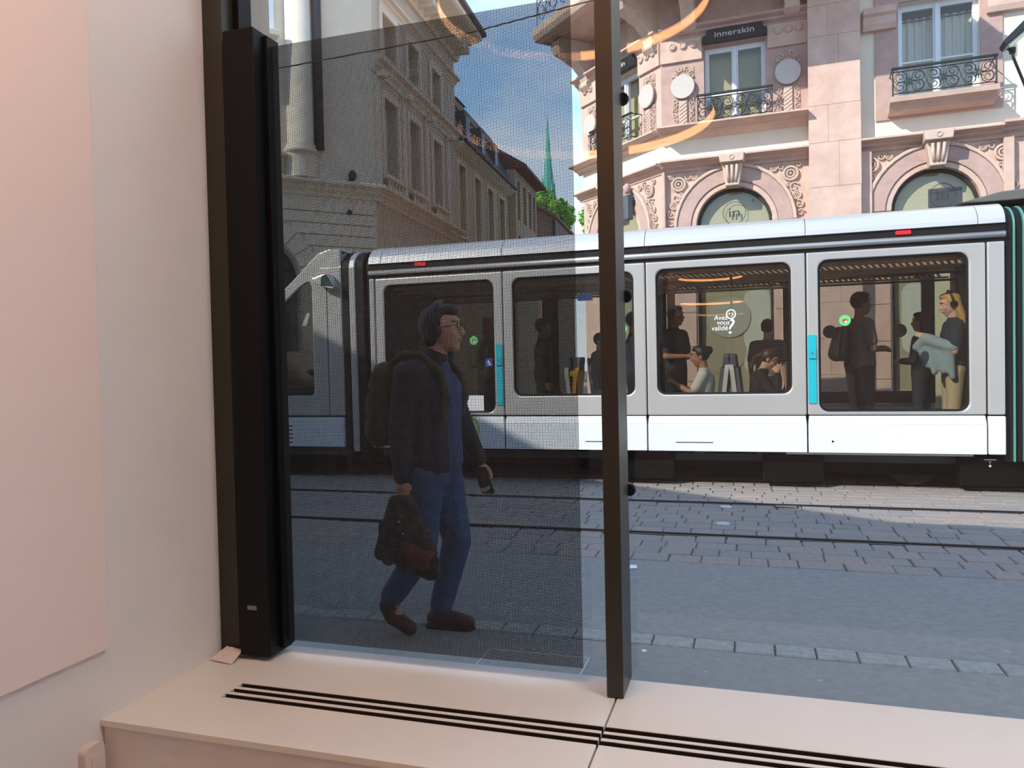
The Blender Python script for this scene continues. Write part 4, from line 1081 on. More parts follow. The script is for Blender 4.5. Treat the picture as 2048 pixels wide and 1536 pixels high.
mould(LS2, 6.9, 14.6, [(0, 8.75), (0.10, 8.8), (0.32, 8.98), (0.36, 9.08), (0, 9.1)], 'eaves_gutter', lime_s, h2)
mould(LS2, 6.9, 14.6, [(0.34, 9.04), (0.44, 9.04), (0.46, 9.14), (0.34, 9.14)], 'gutter', pipe_m, h2)
MB().prism([(0.30, 9.12), (-0.55, 10.9), (-2.5, 10.9), (-2.5, 9.12)], lambda a, v, z: LS2(v, a, z), 6.9, 14.6).build('mansard_roof', slate_b, h2)
q = MB()
tl_me = None
tb_me = MB().box(-0.2, 0.2, -0.06, 0.0, 0.0, 0.55, lambda u, v, z: (LS(u, v - z * 0.45, z)[0] - LS(0, 0, 0)[0], LS(u, v - z * 0.45, z)[1] - LS(0, 0, 0)[1], z))
me = bpy.data.meshes.new('ridge_tile'); me.from_pydata(tb_me.v, [], tb_me.f); me.materials.append(tile)
o2 = wloc(h2)
for k in range(18):
    p = Vector(LS(7.12 + k * 0.43, -0.52, 10.85)) - o2
    link_mesh('ridge_tile', me, h2, p)
for u, w, z in ((9.2, 1.1, 11.2), (11.7, 1.0, 11.2), (13.6, 0.8, 10.9)):
    MB().box(u - w / 2, u + w / 2, -2.6, -1.35, z - 0.6, z + 0.85, LS).build('dormer_body', mat('dormer_dark_wood', (58, 46, 46), 0.8), h2)
    MB().prism([(-1.2, z + 0.85), (-1.95, z + 1.35), (-2.7, z + 0.85)], lambda a, v, zz_: LS(v, a, zz_), u - w / 2 - 0.15, u + w / 2 + 0.15).build('dormer_roof', tile, h2)
    MB().box(u - w / 2 + 0.12, u + w / 2 - 0.12, -1.36, -1.33, z - 0.1, z + 0.7, LS).build('dormer_window', dk_glass, h2)
for u in (8.0, 10.0, 12.0):
    MB().box(u - 0.32, u + 0.32, -0.55, 0.1, 9.35, 10.35, LS).build('roof_window_box', slate_b, h2, bevel=0.02)
    MB().box(u - 0.24, u + 0.24, 0.09, 0.12, 9.45, 10.2, LS).build('roof_window', dk_glass, h2)
h3 = thing('tan_house', 'tall tan house with narrow windows far down the side street', 'building', LS(16.8, 0, 0))
wv3 = [(15.1, 15.7), (16.3, 16.9), (17.5, 18.1), (18.5, 19.0)]
MB().prism(rect(14.62, 19.3, 0.02, 10.1), LS, -0.5, 0.25, [rect(a, b, z0, z1) for a, b in wv3 for z0, z1 in ((5.4, 7.2), (7.9, 9.6))]).build('front_wall', tan, h3)
LS3 = lambda u, v, z: LS(u, v + 0.3, z)
for a, b in wv3:
    for z0, z1 in ((5.4, 7.2), (7.9, 9.6)):
        stone_window(LS3, a, b, z0, z1, h3, 0.7, darkframe)
mould(LS, 14.6, 19.4, [(0.2, 10.0), (0.75, 10.05), (0.75, 10.18), (-2.5, 12.2), (-2.5, 10.0)], 'roof', mat('red_brown_roof', (120, 84, 70), 0.85, var=0.15, vscale=8), h3)
h4 = thing('brown_end_house', 'low brown gable house at the end of the side street', 'building', LS(24, 0.5, 0))
MB().prism([(0.9, 0.02), (0.9, 9.0), (-1.0, 10.2), (-4.0, 10.6), (-4.0, 0.02)], lambda a, v, z: LS(v, a, z), 21.0, 27.0).build('front_wall', mat('brown_render', (150, 128, 110), 0.9), h4)
MB().prism([(1.0, 8.95), (1.0, 9.1), (-1.0, 10.35), (-4.0, 10.75), (-4.0, 10.6), (-1.0, 10.2)], lambda a, v, z: LS(v, a, z), 20.8, 27.2).build('roof', tile, h4)
MB().tube([LS(20.95, 0.82, 0.1), LS(20.95, 0.82, 8.9)], 0.07, 8).build('drainpipe', pipe_m, h4)

# ================================================================== spire, trees, wires
copper = mat('green_copper', (86, 176, 158), 0.6, var=0.12, vscale=0.4)
spr = thing('church_spire', 'slender green copper church spire rising above the trees', 'spire', (-33.3, 130, 0))
MB().lathe([(1.25, 30.0), (1.05, 31.5), (0.75, 35.0), (0.42, 39.0), (0.14, 43.0), (0.03, 45.0)], (-33.25, 130, 0), (0, 0, 1), 8).build('spire_roof', copper, spr)
MB().box(-34.5, -32.0, 128.8, 131.2, -0.05, 30.2).build('tower', lime_d, spr)
for k in range(4):
    t = PI / 4 + PI / 2 * k
    MB().lathe([(0.22, 29.8), (0.18, 31.5), (0.02, 34.0)], (-33.25 + 1.2 * math.cos(t), 130 + 1.2 * math.sin(t), 0), (0, 0, 1), 6).build('pinnacle', copper, spr)
leaf_ms = [mat('leaf_green', (120, 170, 66), 0.7, var=0.35, vscale=1.2), mat('leaf_bright', (136, 186, 84), 0.7, var=0.3, vscale=1.2)]
bark = mat('bark', (84, 70, 58), 0.9)
def tree(x, y, h, rx, rz, m, label, n=2600, seed=1):
    r = random.Random(seed)
    t = thing('leafy_tree', label, 'tree', (x, y, -0.05), 'trees at the end of the side street')
    MB().tube([(x, y, -0.05), (x + 0.1, y, h * 0.5), (x, y, h * 0.8)], [0.35, 0.25, 0.1], 8).build('trunk', bark, t)
    q = MB()
    lob = [(x + r.uniform(-0.6, 0.6) * rx, y + r.uniform(-0.6, 0.6) * rx, h - rz + r.uniform(-0.7, 0.75) * rz, r.uniform(0.35, 0.6) * rx) for _ in range(12)]
    vs = []; fs = []
    for i in range(n):
        cx, cy, cz, rr = r.choice(lob)
        d = Vector((r.gauss(0, 1), r.gauss(0, 1), r.gauss(0, 1))).normalized() * rr * r.uniform(0.75, 1.05)
        c = Vector((cx, cy, cz)) + d
        a = Vector((r.gauss(0, 1), r.gauss(0, 1), r.gauss(0, 1))).normalized(); b = a.orthogonal().normalized()
        s = r.uniform(0.14, 0.3)
        k = len(vs)
        vs += [c - a * s, c + b * s * 0.6, c + a * s, c - b * s * 0.6]
        fs.append((k, k + 1, k + 2, k + 3))
    for cx, cy, cz, rr in lob:
        q.ell((cx, cy, cz), rr * 0.8, 8, 6)
    q.add(vs, fs)
    q.build('crown', m, t, kind='stuff')
tree(-17.6, 70, 17.6, 2.3, 3.2, leaf_ms[0], 'round green tree showing through the mesh screen below the spire', seed=3)
tree(-14.6, 78, 17.2, 2.2, 3.2, leaf_ms[1], 'brighter green tree between the screen edge and the pink house', seed=5)
tree(-20.8, 61, 12.5, 2.6, 3.5, leaf_ms[0], 'lower green tree half hidden behind the brown end house', seed=8)
wire_m = mat('overhead_wire', (34, 36, 40), 0.6)
props(MB().tube([(-14, 7.3, 4.60), (-5.05, 7.3, 4.72), (-2.62, 7.3, 4.78), (-1.38, 7.3, 4.90), (6, 7.3, 5.5)], 0.007, 6).build('overhead_wire', wire_m), 'black overhead wire stretched above the street in front of the houses', 'wire')
# ================================================================== people
def skinm(n, c): return mat(n, c, 0.55, var=0.05, vscale=12, spec=0.35)
skin_a = skinm('skin_fair', (206, 158, 134)); skin_b = skinm('skin_tan', (172, 122, 96)); skin_c = skinm('skin_light', (222, 178, 154))
hair_dk = mat('dark_hair', (30, 24, 22), 0.5, var=0.3, vscale=60); hair_br = mat('brown_hair', (74, 46, 32), 0.5, var=0.3, vscale=60)
hair_bl = mat('blond_hair', (206, 160, 92), 0.5, var=0.25, vscale=60); hair_or = mat('auburn_hair', (168, 92, 50), 0.5, var=0.25, vscale=60)
eye_w = mat('eye_white', (230, 228, 224), 0.3); eye_d = mat('eye_dark', (36, 28, 24), 0.3); lip_m = mat('lips', (170, 96, 88), 0.5)
jeans_m = mat('blue_denim', (58, 88, 126), 0.85, var=0.22, vscale=30, bump=0.15, bscale=120)

class Fig:
    """local frame of a figure: x ahead, y to its left, z up"""
    def __init__(s, x, y, z, yaw, sc=1.0):
        s.o = Vector((x, y, z)); s.R = Matrix.Rotation(yaw, 3, 'Z'); s.k = sc
    def __call__(s, p): return s.o + s.R @ (Vector(p) * s.k)
    def rot(s, m=None): return s.R if m is None else s.R @ m

def head_mesh(mb, F, h, Rh, k):
    """h: centre of the head in the figure's frame, Rh: head turn"""
    P = lambda a: F(Vector(h) + Rh @ Vector(a)); R = F.rot(Rh)
    mb.ell(P((-0.008, 0, 0.025)), (0.098 * k, 0.077 * k, 0.098 * k), 16, 12, R)
    mb.ell(P((0.028, 0, -0.04)), (0.066 * k, 0.062 * k, 0.075 * k), 14, 10, R)
    mb.ell(P((0.055, 0, -0.098)), (0.030 * k, 0.034 * k, 0.026 * k), 10, 8, R)
    mb.cap(P((0.088, 0, 0.022)), 0.012 * k, P((0.112, 0, -0.028)), 0.015 * k)
    mb.ell(P((0.085, 0, -0.062)), (0.016 * k, 0.028 * k, 0.014 * k), 10, 6, R)
    mb.ell(P((0.078, 0, 0.045)), (0.022 * k, 0.052 * k, 0.014 * k), 10, 6, R)
    for sg in (-1, 1):
        mb.ell(P((-0.012, sg * 0.079, -0.012)), (0.020 * k, 0.010 * k, 0.032 * k), 10, 8, R)
        mb.ell(P((0.066, sg * 0.040, -0.028)), (0.024 * k, 0.022 * k, 0.022 * k), 8, 6, R)
def face_bits(F, h, Rh, k, parent):
    P = lambda a: F(Vector(h) + Rh @ Vector(a))
    for sg in (-1, 1):
        e_ = MB().ell(P((0.0735, sg * 0.031, 0.012)), 0.0120 * k, 10, 8).build('eye', eye_w, parent, smooth=True)
        MB().ell(P((0.0815, sg * 0.032, 0.012)), 0.0060 * k, 8, 6).build('iris', eye_d, e_, smooth=True)
        MB().cap(P((0.092, sg * 0.018, 0.036)), 0.0045 * k, P((0.080, sg * 0.052, 0.038)), 0.003 * k, 6).build('eyebrow', hair_dk, parent)
    MB().cap(P((0.097, -0.018, -0.064)), 0.0055 * k, P((0.097, 0.018, -0.064)), 0.0055 * k, 8).build('lips', lip_m, parent)

def hand_mesh(mb, w, d, n, side, k=1.0, curl=0.35, grip=False):
    """w wrist, d direction of the hand, n back-of-hand normal, side: +1 puts the thumb along d x n"""
    w = Vector(w); d = Vector(d).normalized(); n = Vector(n); n = (n - d * n.dot(d)).normalized(); s = d.cross(n) * side
    mb.cap(w, 0.024 * k, w + d * 0.03 * k, 0.027 * k)
    for q in (-0.026, -0.009, 0.009, 0.026):
        mb.cap(w + d * 0.02 * k + s * q * 0.7 * k, 0.015 * k, w + d * 0.085 * k + s * q * k, 0.0125 * k)
    L = {0.028: 0.070, 0.0095: 0.080, -0.0095: 0.074, -0.027: 0.058}
    for q, ln in L.items():
        p = w + d * 0.088 * k + s * q * k; dd = d.copy()
        for j, f in enumerate((0.46, 0.32, 0.22)):
            a = (1.15 if grip else curl) * (0.7 + 0.35 * j)
            dd = (dd * math.cos(a) - n * math.sin(a)).normalized()
            # turn the axis with the finger
            p2 = p + dd * ln * f * k * 1.05
            mb.cap(p, (0.0095 - j * 0.0008) * k, p2, (0.0088 - j * 0.0008) * k, 8); p = p2
            n2 = n
    p = w + d * 0.028 * k + s * 0.026 * k
    dd = (d * 0.62 + s * 0.62 - n * (0.75 if grip else 0.35)).normalized()
    p2 = p + dd * 0.042 * k
    mb.cap(p, 0.0145 * k, p2, 0.0115 * k, 8)
    dd = (d * 0.85 + s * 0.05 - n * (0.8 if grip else 0.3)).normalized()
    mb.cap(p2, 0.0112 * k, p2 + dd * 0.036 * k, 0.0095 * k, 8)

def limb(mb, F, pts, rs, n=12):
    for i in range(len(pts) - 1):
        mb.cap(F(pts[i]), rs[i] * F.k, F(pts[i + 1]), rs[i + 1] * F.k, n)

STAND = dict(pel=(0, 0, 0.95), che=(0.0, 0, 1.30), nek=(0.0, 0, 1.47), hd=(0.025, 0, 1.635),
             shL=(0, 0.185, 1.40), elL=(-0.02, 0.235, 1.12), wrL=(0.05, 0.23, 0.88), shR=(0, -0.185, 1.40), elR=(-0.02, -0.235, 1.12), wrR=(0.05, -0.23, 0.88),
             hiL=(0, 0.095, 0.92), knL=(0.02, 0.10, 0.50), anL=(-0.01, 0.10, 0.09), hiR=(0, -0.095, 0.92), knR=(0.02, -0.10, 0.50), anR=(-0.01, -0.10, 0.09))
SIT = dict(pel=(0, 0, 0.09), che=(-0.02, 0, 0.44), nek=(0.0, 0, 0.60), hd=(0.04, 0, 0.76),
           shL=(0, 0.18, 0.53), elL=(0.06, 0.22, 0.27), wrL=(0.30, 0.14, 0.26), shR=(0, -0.18, 0.53), elR=(0.06, -0.22, 0.27), wrR=(0.30, -0.14, 0.26),
           hiL=(0.02, 0.09, 0.09), knL=(0.42, 0.10, 0.09), anL=(0.42, 0.10, -0.36), hiR=(0.02, -0.09, 0.09), knR=(0.42, -0.10, 0.09), anR=(0.42, -0.10, -0.36))

def person(label, F, J, skin, top, pants, hair, sleeve='short', hairstyle='short', vox=0.012, head_rot=(0, 0, 0), stocky=1.0, group=None, shoe=None, hands=0.35, grip=''):
    k = F.k; st = stocky
    lo = min(J['anL'][2], J['anR'][2]) - 0.09
    p = thing('person', label, 'person', F((0, 0, lo)), group)
    Rh = (Matrix.Rotation(head_rot[2], 3, 'Z') @ Matrix.Rotation(head_rot[1], 3, 'Y') @ Matrix.Rotation(head_rot[0], 3, 'X'))
    b = MB(); head_mesh(b, F, J['hd'], Rh, k)
    V = {a: Vector(c) for a, c in J.items()}
    limb(b, F, [V['che'] + Vector((0, 0, 0.08)), V['nek'], V['hd'] + Rh @ Vector((-0.02, 0, -0.05))], [0.075, 0.055, 0.052])
    def torso(mb, g):
        for sg in (-1, 1):
            y = Vector((0, sg, 0))
            limb(mb, F, [V['pel'] + y * 0.065 * st, (V['pel'] * 0.45 + V['che'] * 0.55) + y * 0.055 * st, V['che'] + y * 0.085 * st], [0.108 * st + g, 0.098 * st + g, 0.100 * st + g])
        limb(mb, F, [V['shL'] * 0.92 + V['shR'] * 0.08, V['shL'] * 0.08 + V['shR'] * 0.92], [0.062 + g, 0.062 + g])
        limb(mb, F, [V['che'] + Vector((0, 0, 0.05)), V['nek'] - Vector((0, 0, 0.02))], [0.10 + g, 0.055 + g])
    torso(b, 0.0)
    for s in 'LR':
        limb(b, F, [V['sh' + s], V['el' + s], V['wr' + s]], [0.052, 0.041, 0.027])
        d = F.R @ (V['wr' + s] - V['el' + s])
        nrm = F.R @ Vector((0, 1 if s == 'L' else -1, 0.55))
        hand_mesh(b, F(V['wr' + s]), d, nrm, (1 if s == 'L' else -1), k, hands, s in grip)
        limb(b, F, [V['hi' + s], V['kn' + s], V['an' + s]], [0.085 * st, 0.055 * st, 0.036])
    body = b.build('body', skin, p, remesh=vox * 0.8, iters=3)
    face_bits(F, J['hd'], Rh, k, body)
    c = MB(); torso(c, 0.014)
    for s in 'LR':
        e_ = V['el' + s]; w = V['wr' + s]; sh = V['sh' + s]
        if sleeve == 'long': limb(c, F, [sh, e_, e_ * 0.08 + w * 0.92], [0.068, 0.056, 0.042])
        else: limb(c, F, [sh, sh * 0.3 + e_ * 0.7], [0.070, 0.066])
    c.build('top', top, p, remesh=vox)
    c = MB()
    for sg in (-1, 1): limb(c, F, [V['pel'] + Vector((0, sg * 0.06, 0.06)), V['pel'] + Vector((0, sg * 0.065, -0.01))], [0.118 * st, 0.122 * st])
    for s in 'LR': limb(c, F, [V['hi' + s], V['kn' + s], V['an' + s] + Vector((0, 0, 0.02))], [0.103 * st, 0.074 * st, 0.058])
    c.build('trousers', pants, p, remesh=vox)
    for s in 'LR':
        a = V['an' + s]
        MB().cap(F(a + Vector((-0.02, 0, -0.035))), 0.045 * k, F(a + Vector((0.14, 0, -0.055))), 0.036 * k).cap(F(a), 0.045 * k, F(a + Vector((-0.02, 0, -0.04))), 0.045 * k).build('shoe', shoe or rubber, p, remesh=vox, iters=2)
    q = MB(); P = lambda a: F(V['hd'] + Rh @ Vector(a)); R = F.rot(Rh)
    q.ell(P((-0.026, 0, 0.035)), (0.100 * k, 0.088 * k, 0.105 * k), 16, 12, R)
    q.ell(P((0.02, 0, 0.095)), (0.072 * k, 0.066 * k, 0.040 * k), 12, 8, R)
    if hairstyle == 'pony':
        q.cap(P((-0.10, 0, 0.03)), 0.035 * k, P((-0.16, 0, -0.05)), 0.04 * k).cap(P((-0.16, 0, -0.05)), 0.04 * k, P((-0.15, 0, -0.20)), 0.018 * k)
    if hairstyle == 'bun':
        q.ell(P((-0.11, 0, 0.06)), 0.055 * k, 10, 8)
    if hairstyle in ('long',):
        for sg in (-1, 0, 1):
            q.cap(P((-0.05, sg * 0.06, 0.0)), 0.048 * k, P((-0.065, sg * 0.075, -0.20)), 0.042 * k)
            q.cap(P((-0.065, sg * 0.075, -0.20)), 0.042 * k, P((-0.04, sg * 0.07, -0.28)), 0.02 * k)
    q.build('hair', hair, p, remesh=vox * 0.8, iters=3)
    return p

def headphones(F, h, Rh, k, m, parent):
    P = lambda a: F(Vector(h) + Rh @ Vector(a))
    hp = MB().tube([P((-0.015, 0.100 * math.cos(t), 0.02 + 0.130 * math.sin(t))) for t in [PI * i / 14 for i in range(15)]], 0.011 * k, 8).build('headphones', m, parent, smooth=True)
    for sg in (-1, 1):
        ax = (F.R @ Rh) @ Vector((0, sg, 0))
        MB().lathe([(0.030, -0.012), (0.040, 0.0), (0.040, 0.022), (0.034, 0.03)], P((-0.015, sg * 0.082, -0.008)), ax, 18).build('ear_cup', m, hp)
    return hp
def J_(base, **k):
    d = dict(base); d.update(k); return d
I3 = Matrix.Identity(3)

# ------------------------------------------------ the walking man outside (looks and walks to the right)
navy = mat('dark_navy_jacket', (34, 34, 46), 0.8, var=0.2, vscale=16, bump=0.3, bscale=14)
denim_sh = mat('denim_shirt', (62, 78, 112), 0.85, var=0.15, vscale=30)
brown_shoe = mat('brown_leather_shoe', (84, 44, 34), 0.5, var=0.2, vscale=20)
olive = mat('olive_canvas', (62, 66, 42), 0.85, var=0.15, vscale=14, bump=0.3, bscale=20)
FW = Fig(-1.67, 3.87, 0.0, 0.0)
man = thing('person', 'man walking past outside in a dark jacket and jeans wearing headphones', 'person', (-1.67, 3.87, 0.0))
HW = (0.075, 0.0, 1.650)
b = MB(); RhW = Matrix.Rotation(-0.10, 3, 'Y')
head_mesh(b, FW, HW, RhW, 1.06)
def L(mb, pts, rs): limb(mb, FW, [Vector(p) for p in pts], rs)
L(b, [(0.0, 0, 1.40), (0.03, 0, 1.49), (0.05, 0, 1.60)], [0.09, 0.060, 0.055])
tors = [((0.005, 0.06, 0.95), 0.115), ((0.0, 0.06, 1.12), 0.110), ((0.0, 0.085, 1.32), 0.112)]
for sg in (-1, 1): L(b, [(p[0], sg * p[1], p[2]) for p, r in tors], [r for p, r in tors])
L(b, [(-0.02, -0.17, 1.41), (-0.02, 0.17, 1.41)], [0.065, 0.065])
armN = [(-0.045, -0.20, 1.405), (-0.085, -0.225, 1.13), (-0.085, -0.215, 0.865)]
armF = [(-0.005, 0.20, 1.405), (0.075, 0.235, 1.15), (0.19, 0.225, 0.905)]
legN = [(-0.01, -0.095, 0.90), (-0.035, -0.10, 0.47), (-0.215, -0.10, 0.165)]
legF = [(0.01, 0.095, 0.90), (0.095, 0.085, 0.49), (-0.005, 0.08, 0.095)]
for a in (armN, armF): L(b, a, [0.054, 0.043, 0.029])
for a in (legN, legF): L(b, a, [0.090, 0.058, 0.038])
hand_mesh(b, FW(armN[2]), (0.02, 0.0, -1), (0.15, -1, 0), -1, 1.05, grip=True)
hand_mesh(b, FW(armF[2]), (0.25, 0.05, -1), (0.1, 1, 0.1), 1, 1.05, 0.5)
L(b, [legN[2], (-0.225, -0.10, 0.14), (-0.13, -0.10, 0.045)], [0.036, 0.036, 0.03])
L(b, [legF[2], (-0.02, 0.08, 0.05), (0.14, 0.08, 0.035)], [0.036, 0.036, 0.03])
bd = b.build('body', skin_a, man, remesh=0.0075, iters=3)
face_bits(FW, HW, RhW, 1.06, bd)
jk = MB()
for sg in (-1, 1): L(jk, [(p[0] - 0.008, sg * p[1], p[2]) for p, r in tors], [r + 0.030 for p, r in tors])
L(jk, [(-0.02, -0.17, 1.405), (-0.02, 0.17, 1.405)], [0.085, 0.085])
for a in (armN, armF): L(jk, [a[0], a[1], tuple(Vector(a[1]) * 0.08 + Vector(a[2]) * 0.92)], [0.080, 0.064, 0.048])
L(jk, [(-0.005, 0, 1.42), (0.02, 0, 1.50)], [0.10, 0.078])
jk.build('jacket', navy, man, remesh=0.010, iters=4)
sh = MB()
for sg in (-1, 1): L(sh, [(p[0] + 0.033, sg * (p[1] - 0.03), p[2]) for p, r in tors], [r + 0.006 for p, r in tors])
L(sh, [(0.03, 0, 1.36), (0.055, 0, 1.44)], [0.085, 0.06])
sh.build('shirt', denim_sh, man, remesh=0.010, iters=4)
tr = MB()
for sg in (-1, 1): L(tr, [(0.0, sg * 0.055, 0.98), (0.0, sg * 0.06, 0.90)], [0.122, 0.130])
for a, dz in ((legN, 0.05), (legF, 0.03)):
    L(tr, [a[0], a[1], tuple(Vector(a[2]) + Vector((0.0, 0, dz)))], [0.112, 0.082, 0.066])
tr.build('jeans', jeans_m, man, remesh=0.010, iters=3)
s1 = MB(); L(s1, [(-0.245, -0.10, 0.165), (-0.215, -0.10, 0.10), (-0.115, -0.10, 0.045)], [0.050, 0.047, 0.040]); L(s1, [(-0.215, -0.10, 0.20), (-0.235, -0.10, 0.15)], [0.052, 0.05])
s1.build('shoe', brown_shoe, man, remesh=0.007, iters=3)
s2 = MB(); L(s2, [(-0.045, 0.08, 0.052), (0.06, 0.08, 0.05), (0.155, 0.08, 0.040)], [0.050, 0.048, 0.038]); L(s2, [(-0.005, 0.08, 0.13), (-0.02, 0.08, 0.06)], [0.052, 0.05])
s2.build('shoe', brown_shoe, man, remesh=0.007, iters=3)
MB().prism(rrect(FW((-0.10, 0, 0))[0], FW((0.19, 0, 0))[0], 3.905, 3.995, 0.04), XY, 0.0, 0.012).build('shoe_sole', rubber, man)
hr = MB(); P = lambda a: FW(Vector(HW) + RhW @ Vector(a))
hr.ell(P((-0.030, 0, 0.036)), (0.106, 0.090, 0.108), 16, 12, RhW).ell(P((0.03, 0, 0.098)), (0.078, 0.066, 0.042), 12, 8, RhW).cap(P((-0.06, -0.03, -0.04)), 0.05, P((-0.06, 0.03, -0.04)), 0.05)
hr.build('hair', hair_dk, man, remesh=0.0085, iters=3)
hpm = mat('black_headphones', (26, 30, 40), 0.35, 0.2)
headphones(FW, HW, RhW, 1.22, hpm, man)
gm = mat('thin_spectacle_frame', (40, 40, 44), 0.4, 0.4)
sp = MB()
for sg in (-1, 1):
    sp.torus(P((0.108, sg * 0.035, 0.008)), 0.024, 0.0022, RhW @ Vector((1, 0, 0)), 18, 5)
    sp.tube([P((0.104, sg * 0.06, 0.012)), P((0.0, sg * 0.088, 0.01))], 0.002, 5)
sp.tube([P((0.112, -0.012, 0.012)), P((0.112, 0.012, 0.012))], 0.002, 5)
sp.build('spectacles', gm, man)
# backpack
bp_ = thing('backpack', 'olive green backpack worn by the walking man', 'backpack', (-1.93, 3.87, 1.02))
q = MB()
for y in (3.775, 3.965):
    q.cap((-1.925, y, 1.13), 0.085, (-1.90, y, 1.40), 0.080); q.cap((-1.95, y, 1.11), 0.075, (-1.93, y, 1.12), 0.08)
q.cap((-1.90, 3.78, 1.42), 0.07, (-1.90, 3.96, 1.42), 0.07); q.cap((-1.93, 3.78, 1.27), 0.085, (-1.93, 3.96, 1.27), 0.085); q.cap((-1.94, 3.78, 1.10), 0.08, (-1.94, 3.96, 1.10), 0.08)
q.build('pack_body', olive, bp_, remesh=0.010, iters=6)
q = MB(); q.cap((-1.995, 3.80, 1.14), 0.045, (-1.995, 3.94, 1.14), 0.045); q.cap((-1.99, 3.80, 1.22), 0.045, (-1.99, 3.94, 1.22), 0.045)
q.build('front_pocket', olive, bp_, remesh=0.010, iters=4)
MB().tube([(-1.96, 3.79, 1.47), (-2.02, 3.82, 1.36), (-2.03, 3.87, 1.30), (-2.02, 3.92, 1.36), (-1.96, 3.95, 1.47)], 0.006, 6).build('zip_piping', mat('khaki_piping', (126, 122, 80), 0.7), bp_)
for y in (3.735, 4.005):
    MB().tube([(-1.86, y, 1.46), (-1.76, y, 1.525), (-1.66, y, 1.515), (-1.555, y, 1.42), (-1.525, y, 1.28), (-1.58, y - 0.02 * (1 if y > 3.87 else -1), 1.12), (-1.80, y, 1.06)], 0.020, 8).build('shoulder_strap', olive, bp_, smooth=True)
MB().tube([(-1.88, 3.84, 1.49), (-1.885, 3.84, 1.53), (-1.885, 3.90, 1.53), (-1.88, 3.90, 1.49)], 0.008, 6).build('grab_loop', rubber, bp_)
# the bundled coat in the near hand
plaid = mat('dark_plaid_cloth', (28, 25, 26), 0.9, var=0.5, vscale=24, bump=0.4, bscale=24, rgb2=(100, 80, 66), detail=2)
rust = mat('rust_brown_lining', (110, 52, 38), 0.8, var=0.25, vscale=14)
cbn = thing('coat_bundle', 'dark plaid coat bundle with rust lining carried low in the walking man\'s hand', 'coat', (-1.72, 3.64, 0.40))
q = MB(); hx, hy = -1.755, 3.64
rr = random.Random(4)
for k in range(9):
    t = k / 8
    q.cap((hx + (t - 0.5) * 0.08, hy + rr.uniform(-0.02, 0.02), 0.765), 0.026, (-1.865 + t * 0.26 + rr.uniform(-0.01, 0.01), hy + rr.uniform(-0.04, 0.03), 0.50 + 0.06 * abs(t - 0.5) + rr.uniform(-0.06, 0.02)), 0.040)
for k in range(6):
    t = k / 5
    q.cap((-1.84 + t * 0.14, hy, 0.62), 0.05, (-1.85 + t * 0.22, hy + rr.uniform(-0.03, 0.03), 0.44 + rr.uniform(-0.03, 0.03)), 0.038)
q.build('coat_cloth', plaid, cbn, remesh=0.009, iters=3)
q = MB()
q.cap((-1.71, 3.615, 0.52), 0.045, (-1.60, 3.61, 0.45), 0.052); q.cap((-1.60, 3.61, 0.47), 0.05, (-1.575, 3.62, 0.42), 0.04)
q.build('coat_lining', rust, cbn, remesh=0.009, iters=3)
MB().cap((-1.585, 3.61, 0.46), 0.045, (-1.59, 3.62, 0.405), 0.05).cap((-1.68, 3.63, 0.42), 0.035, (-1.60, 3.63, 0.40), 0.045).build('coat_sleeve', mat('black_cloth', (20, 19, 20), 0.8), cbn, remesh=0.009, iters=3)
for k, (dx, dz) in enumerate(((0.0, 0.66), (0.02, 0.60))):
    MB().ell((-1.745 + dx, 3.585, dz), 0.007, 8, 6).build('coat_snap', pole_m, cbn)
ph = thing('smartphone', 'dark phone held low in the far hand of the walking man', 'phone', (-1.44, 4.10, 0.72))
TP = lambda u, v, z: (-1.452 + u + (z - 0.81) * -0.35, 4.075 + v, z)
MB().prism(rrect(-0.038, 0.038, 0.735, 0.885, 0.012), TP, -0.005, 0.005).build('phone_body', mat('black_phone', (22, 24, 28), 0.25), ph)
MB().prism(rrect(-0.034, 0.034, 0.740, 0.880, 0.010), TP, -0.0065, -0.005).build('phone_screen', mat('dark_screen', (34, 40, 46), 0.1), ph)

# ------------------------------------------------ passengers in the tram
FL = 0.36; SEAT = 0.83
c_navy = mat('cloth_navy', (36, 46, 62), 0.85); c_teal = mat('cloth_dark_teal', (28, 58, 66), 0.85); c_white = mat('cloth_white', (206, 200, 190), 0.85)
c_black = mat('cloth_black', (30, 30, 34), 0.85); c_grey = mat('cloth_grey', (104, 98, 92), 0.85); c_beige = mat('cloth_beige', (196, 176, 138), 0.85, var=0.06, vscale=20)
c_camo = mat('cloth_camouflage', (72, 82, 58), 0.85, var=0.5, vscale=18); c_taupe = mat('cloth_taupe', (120, 104, 92), 0.85)
c_stripe = mat('cloth_striped', (52, 50, 54), 0.85)
t = c_stripe.node_tree; bb = t.nodes['Principled BSDF']; tcn = t.nodes.new('ShaderNodeTexCoord'); wv_ = t.nodes.new('ShaderNodeTexWave'); wv_.bands_direction = 'Z'
wv_.inputs['Scale'].default_value = 11.0; rp = t.nodes.new('ShaderNodeValToRGB'); rp.color_ramp.elements[0].position = 0.62; rp.color_ramp.elements[1].position = 0.68
rp.color_ramp.elements[0].color = srgb(46, 44, 48); rp.color_ramp.elements[1].color = srgb(150, 146, 140)
t.links.new(tcn.outputs['Object'], wv_.inputs['Vector']); t.links.new(wv_.outputs['Color'], rp.inputs[0]); t.links.new(rp.outputs[0], bb.inputs['Base Color'])
G = 'passengers inside the tram'
fold = dict(elL=(0.03, 0.24, 1.12), wrL=(0.24, 0.10, 1.12), elR=(0.03, -0.24, 1.12), wrR=(0.24, -0.10, 1.12))
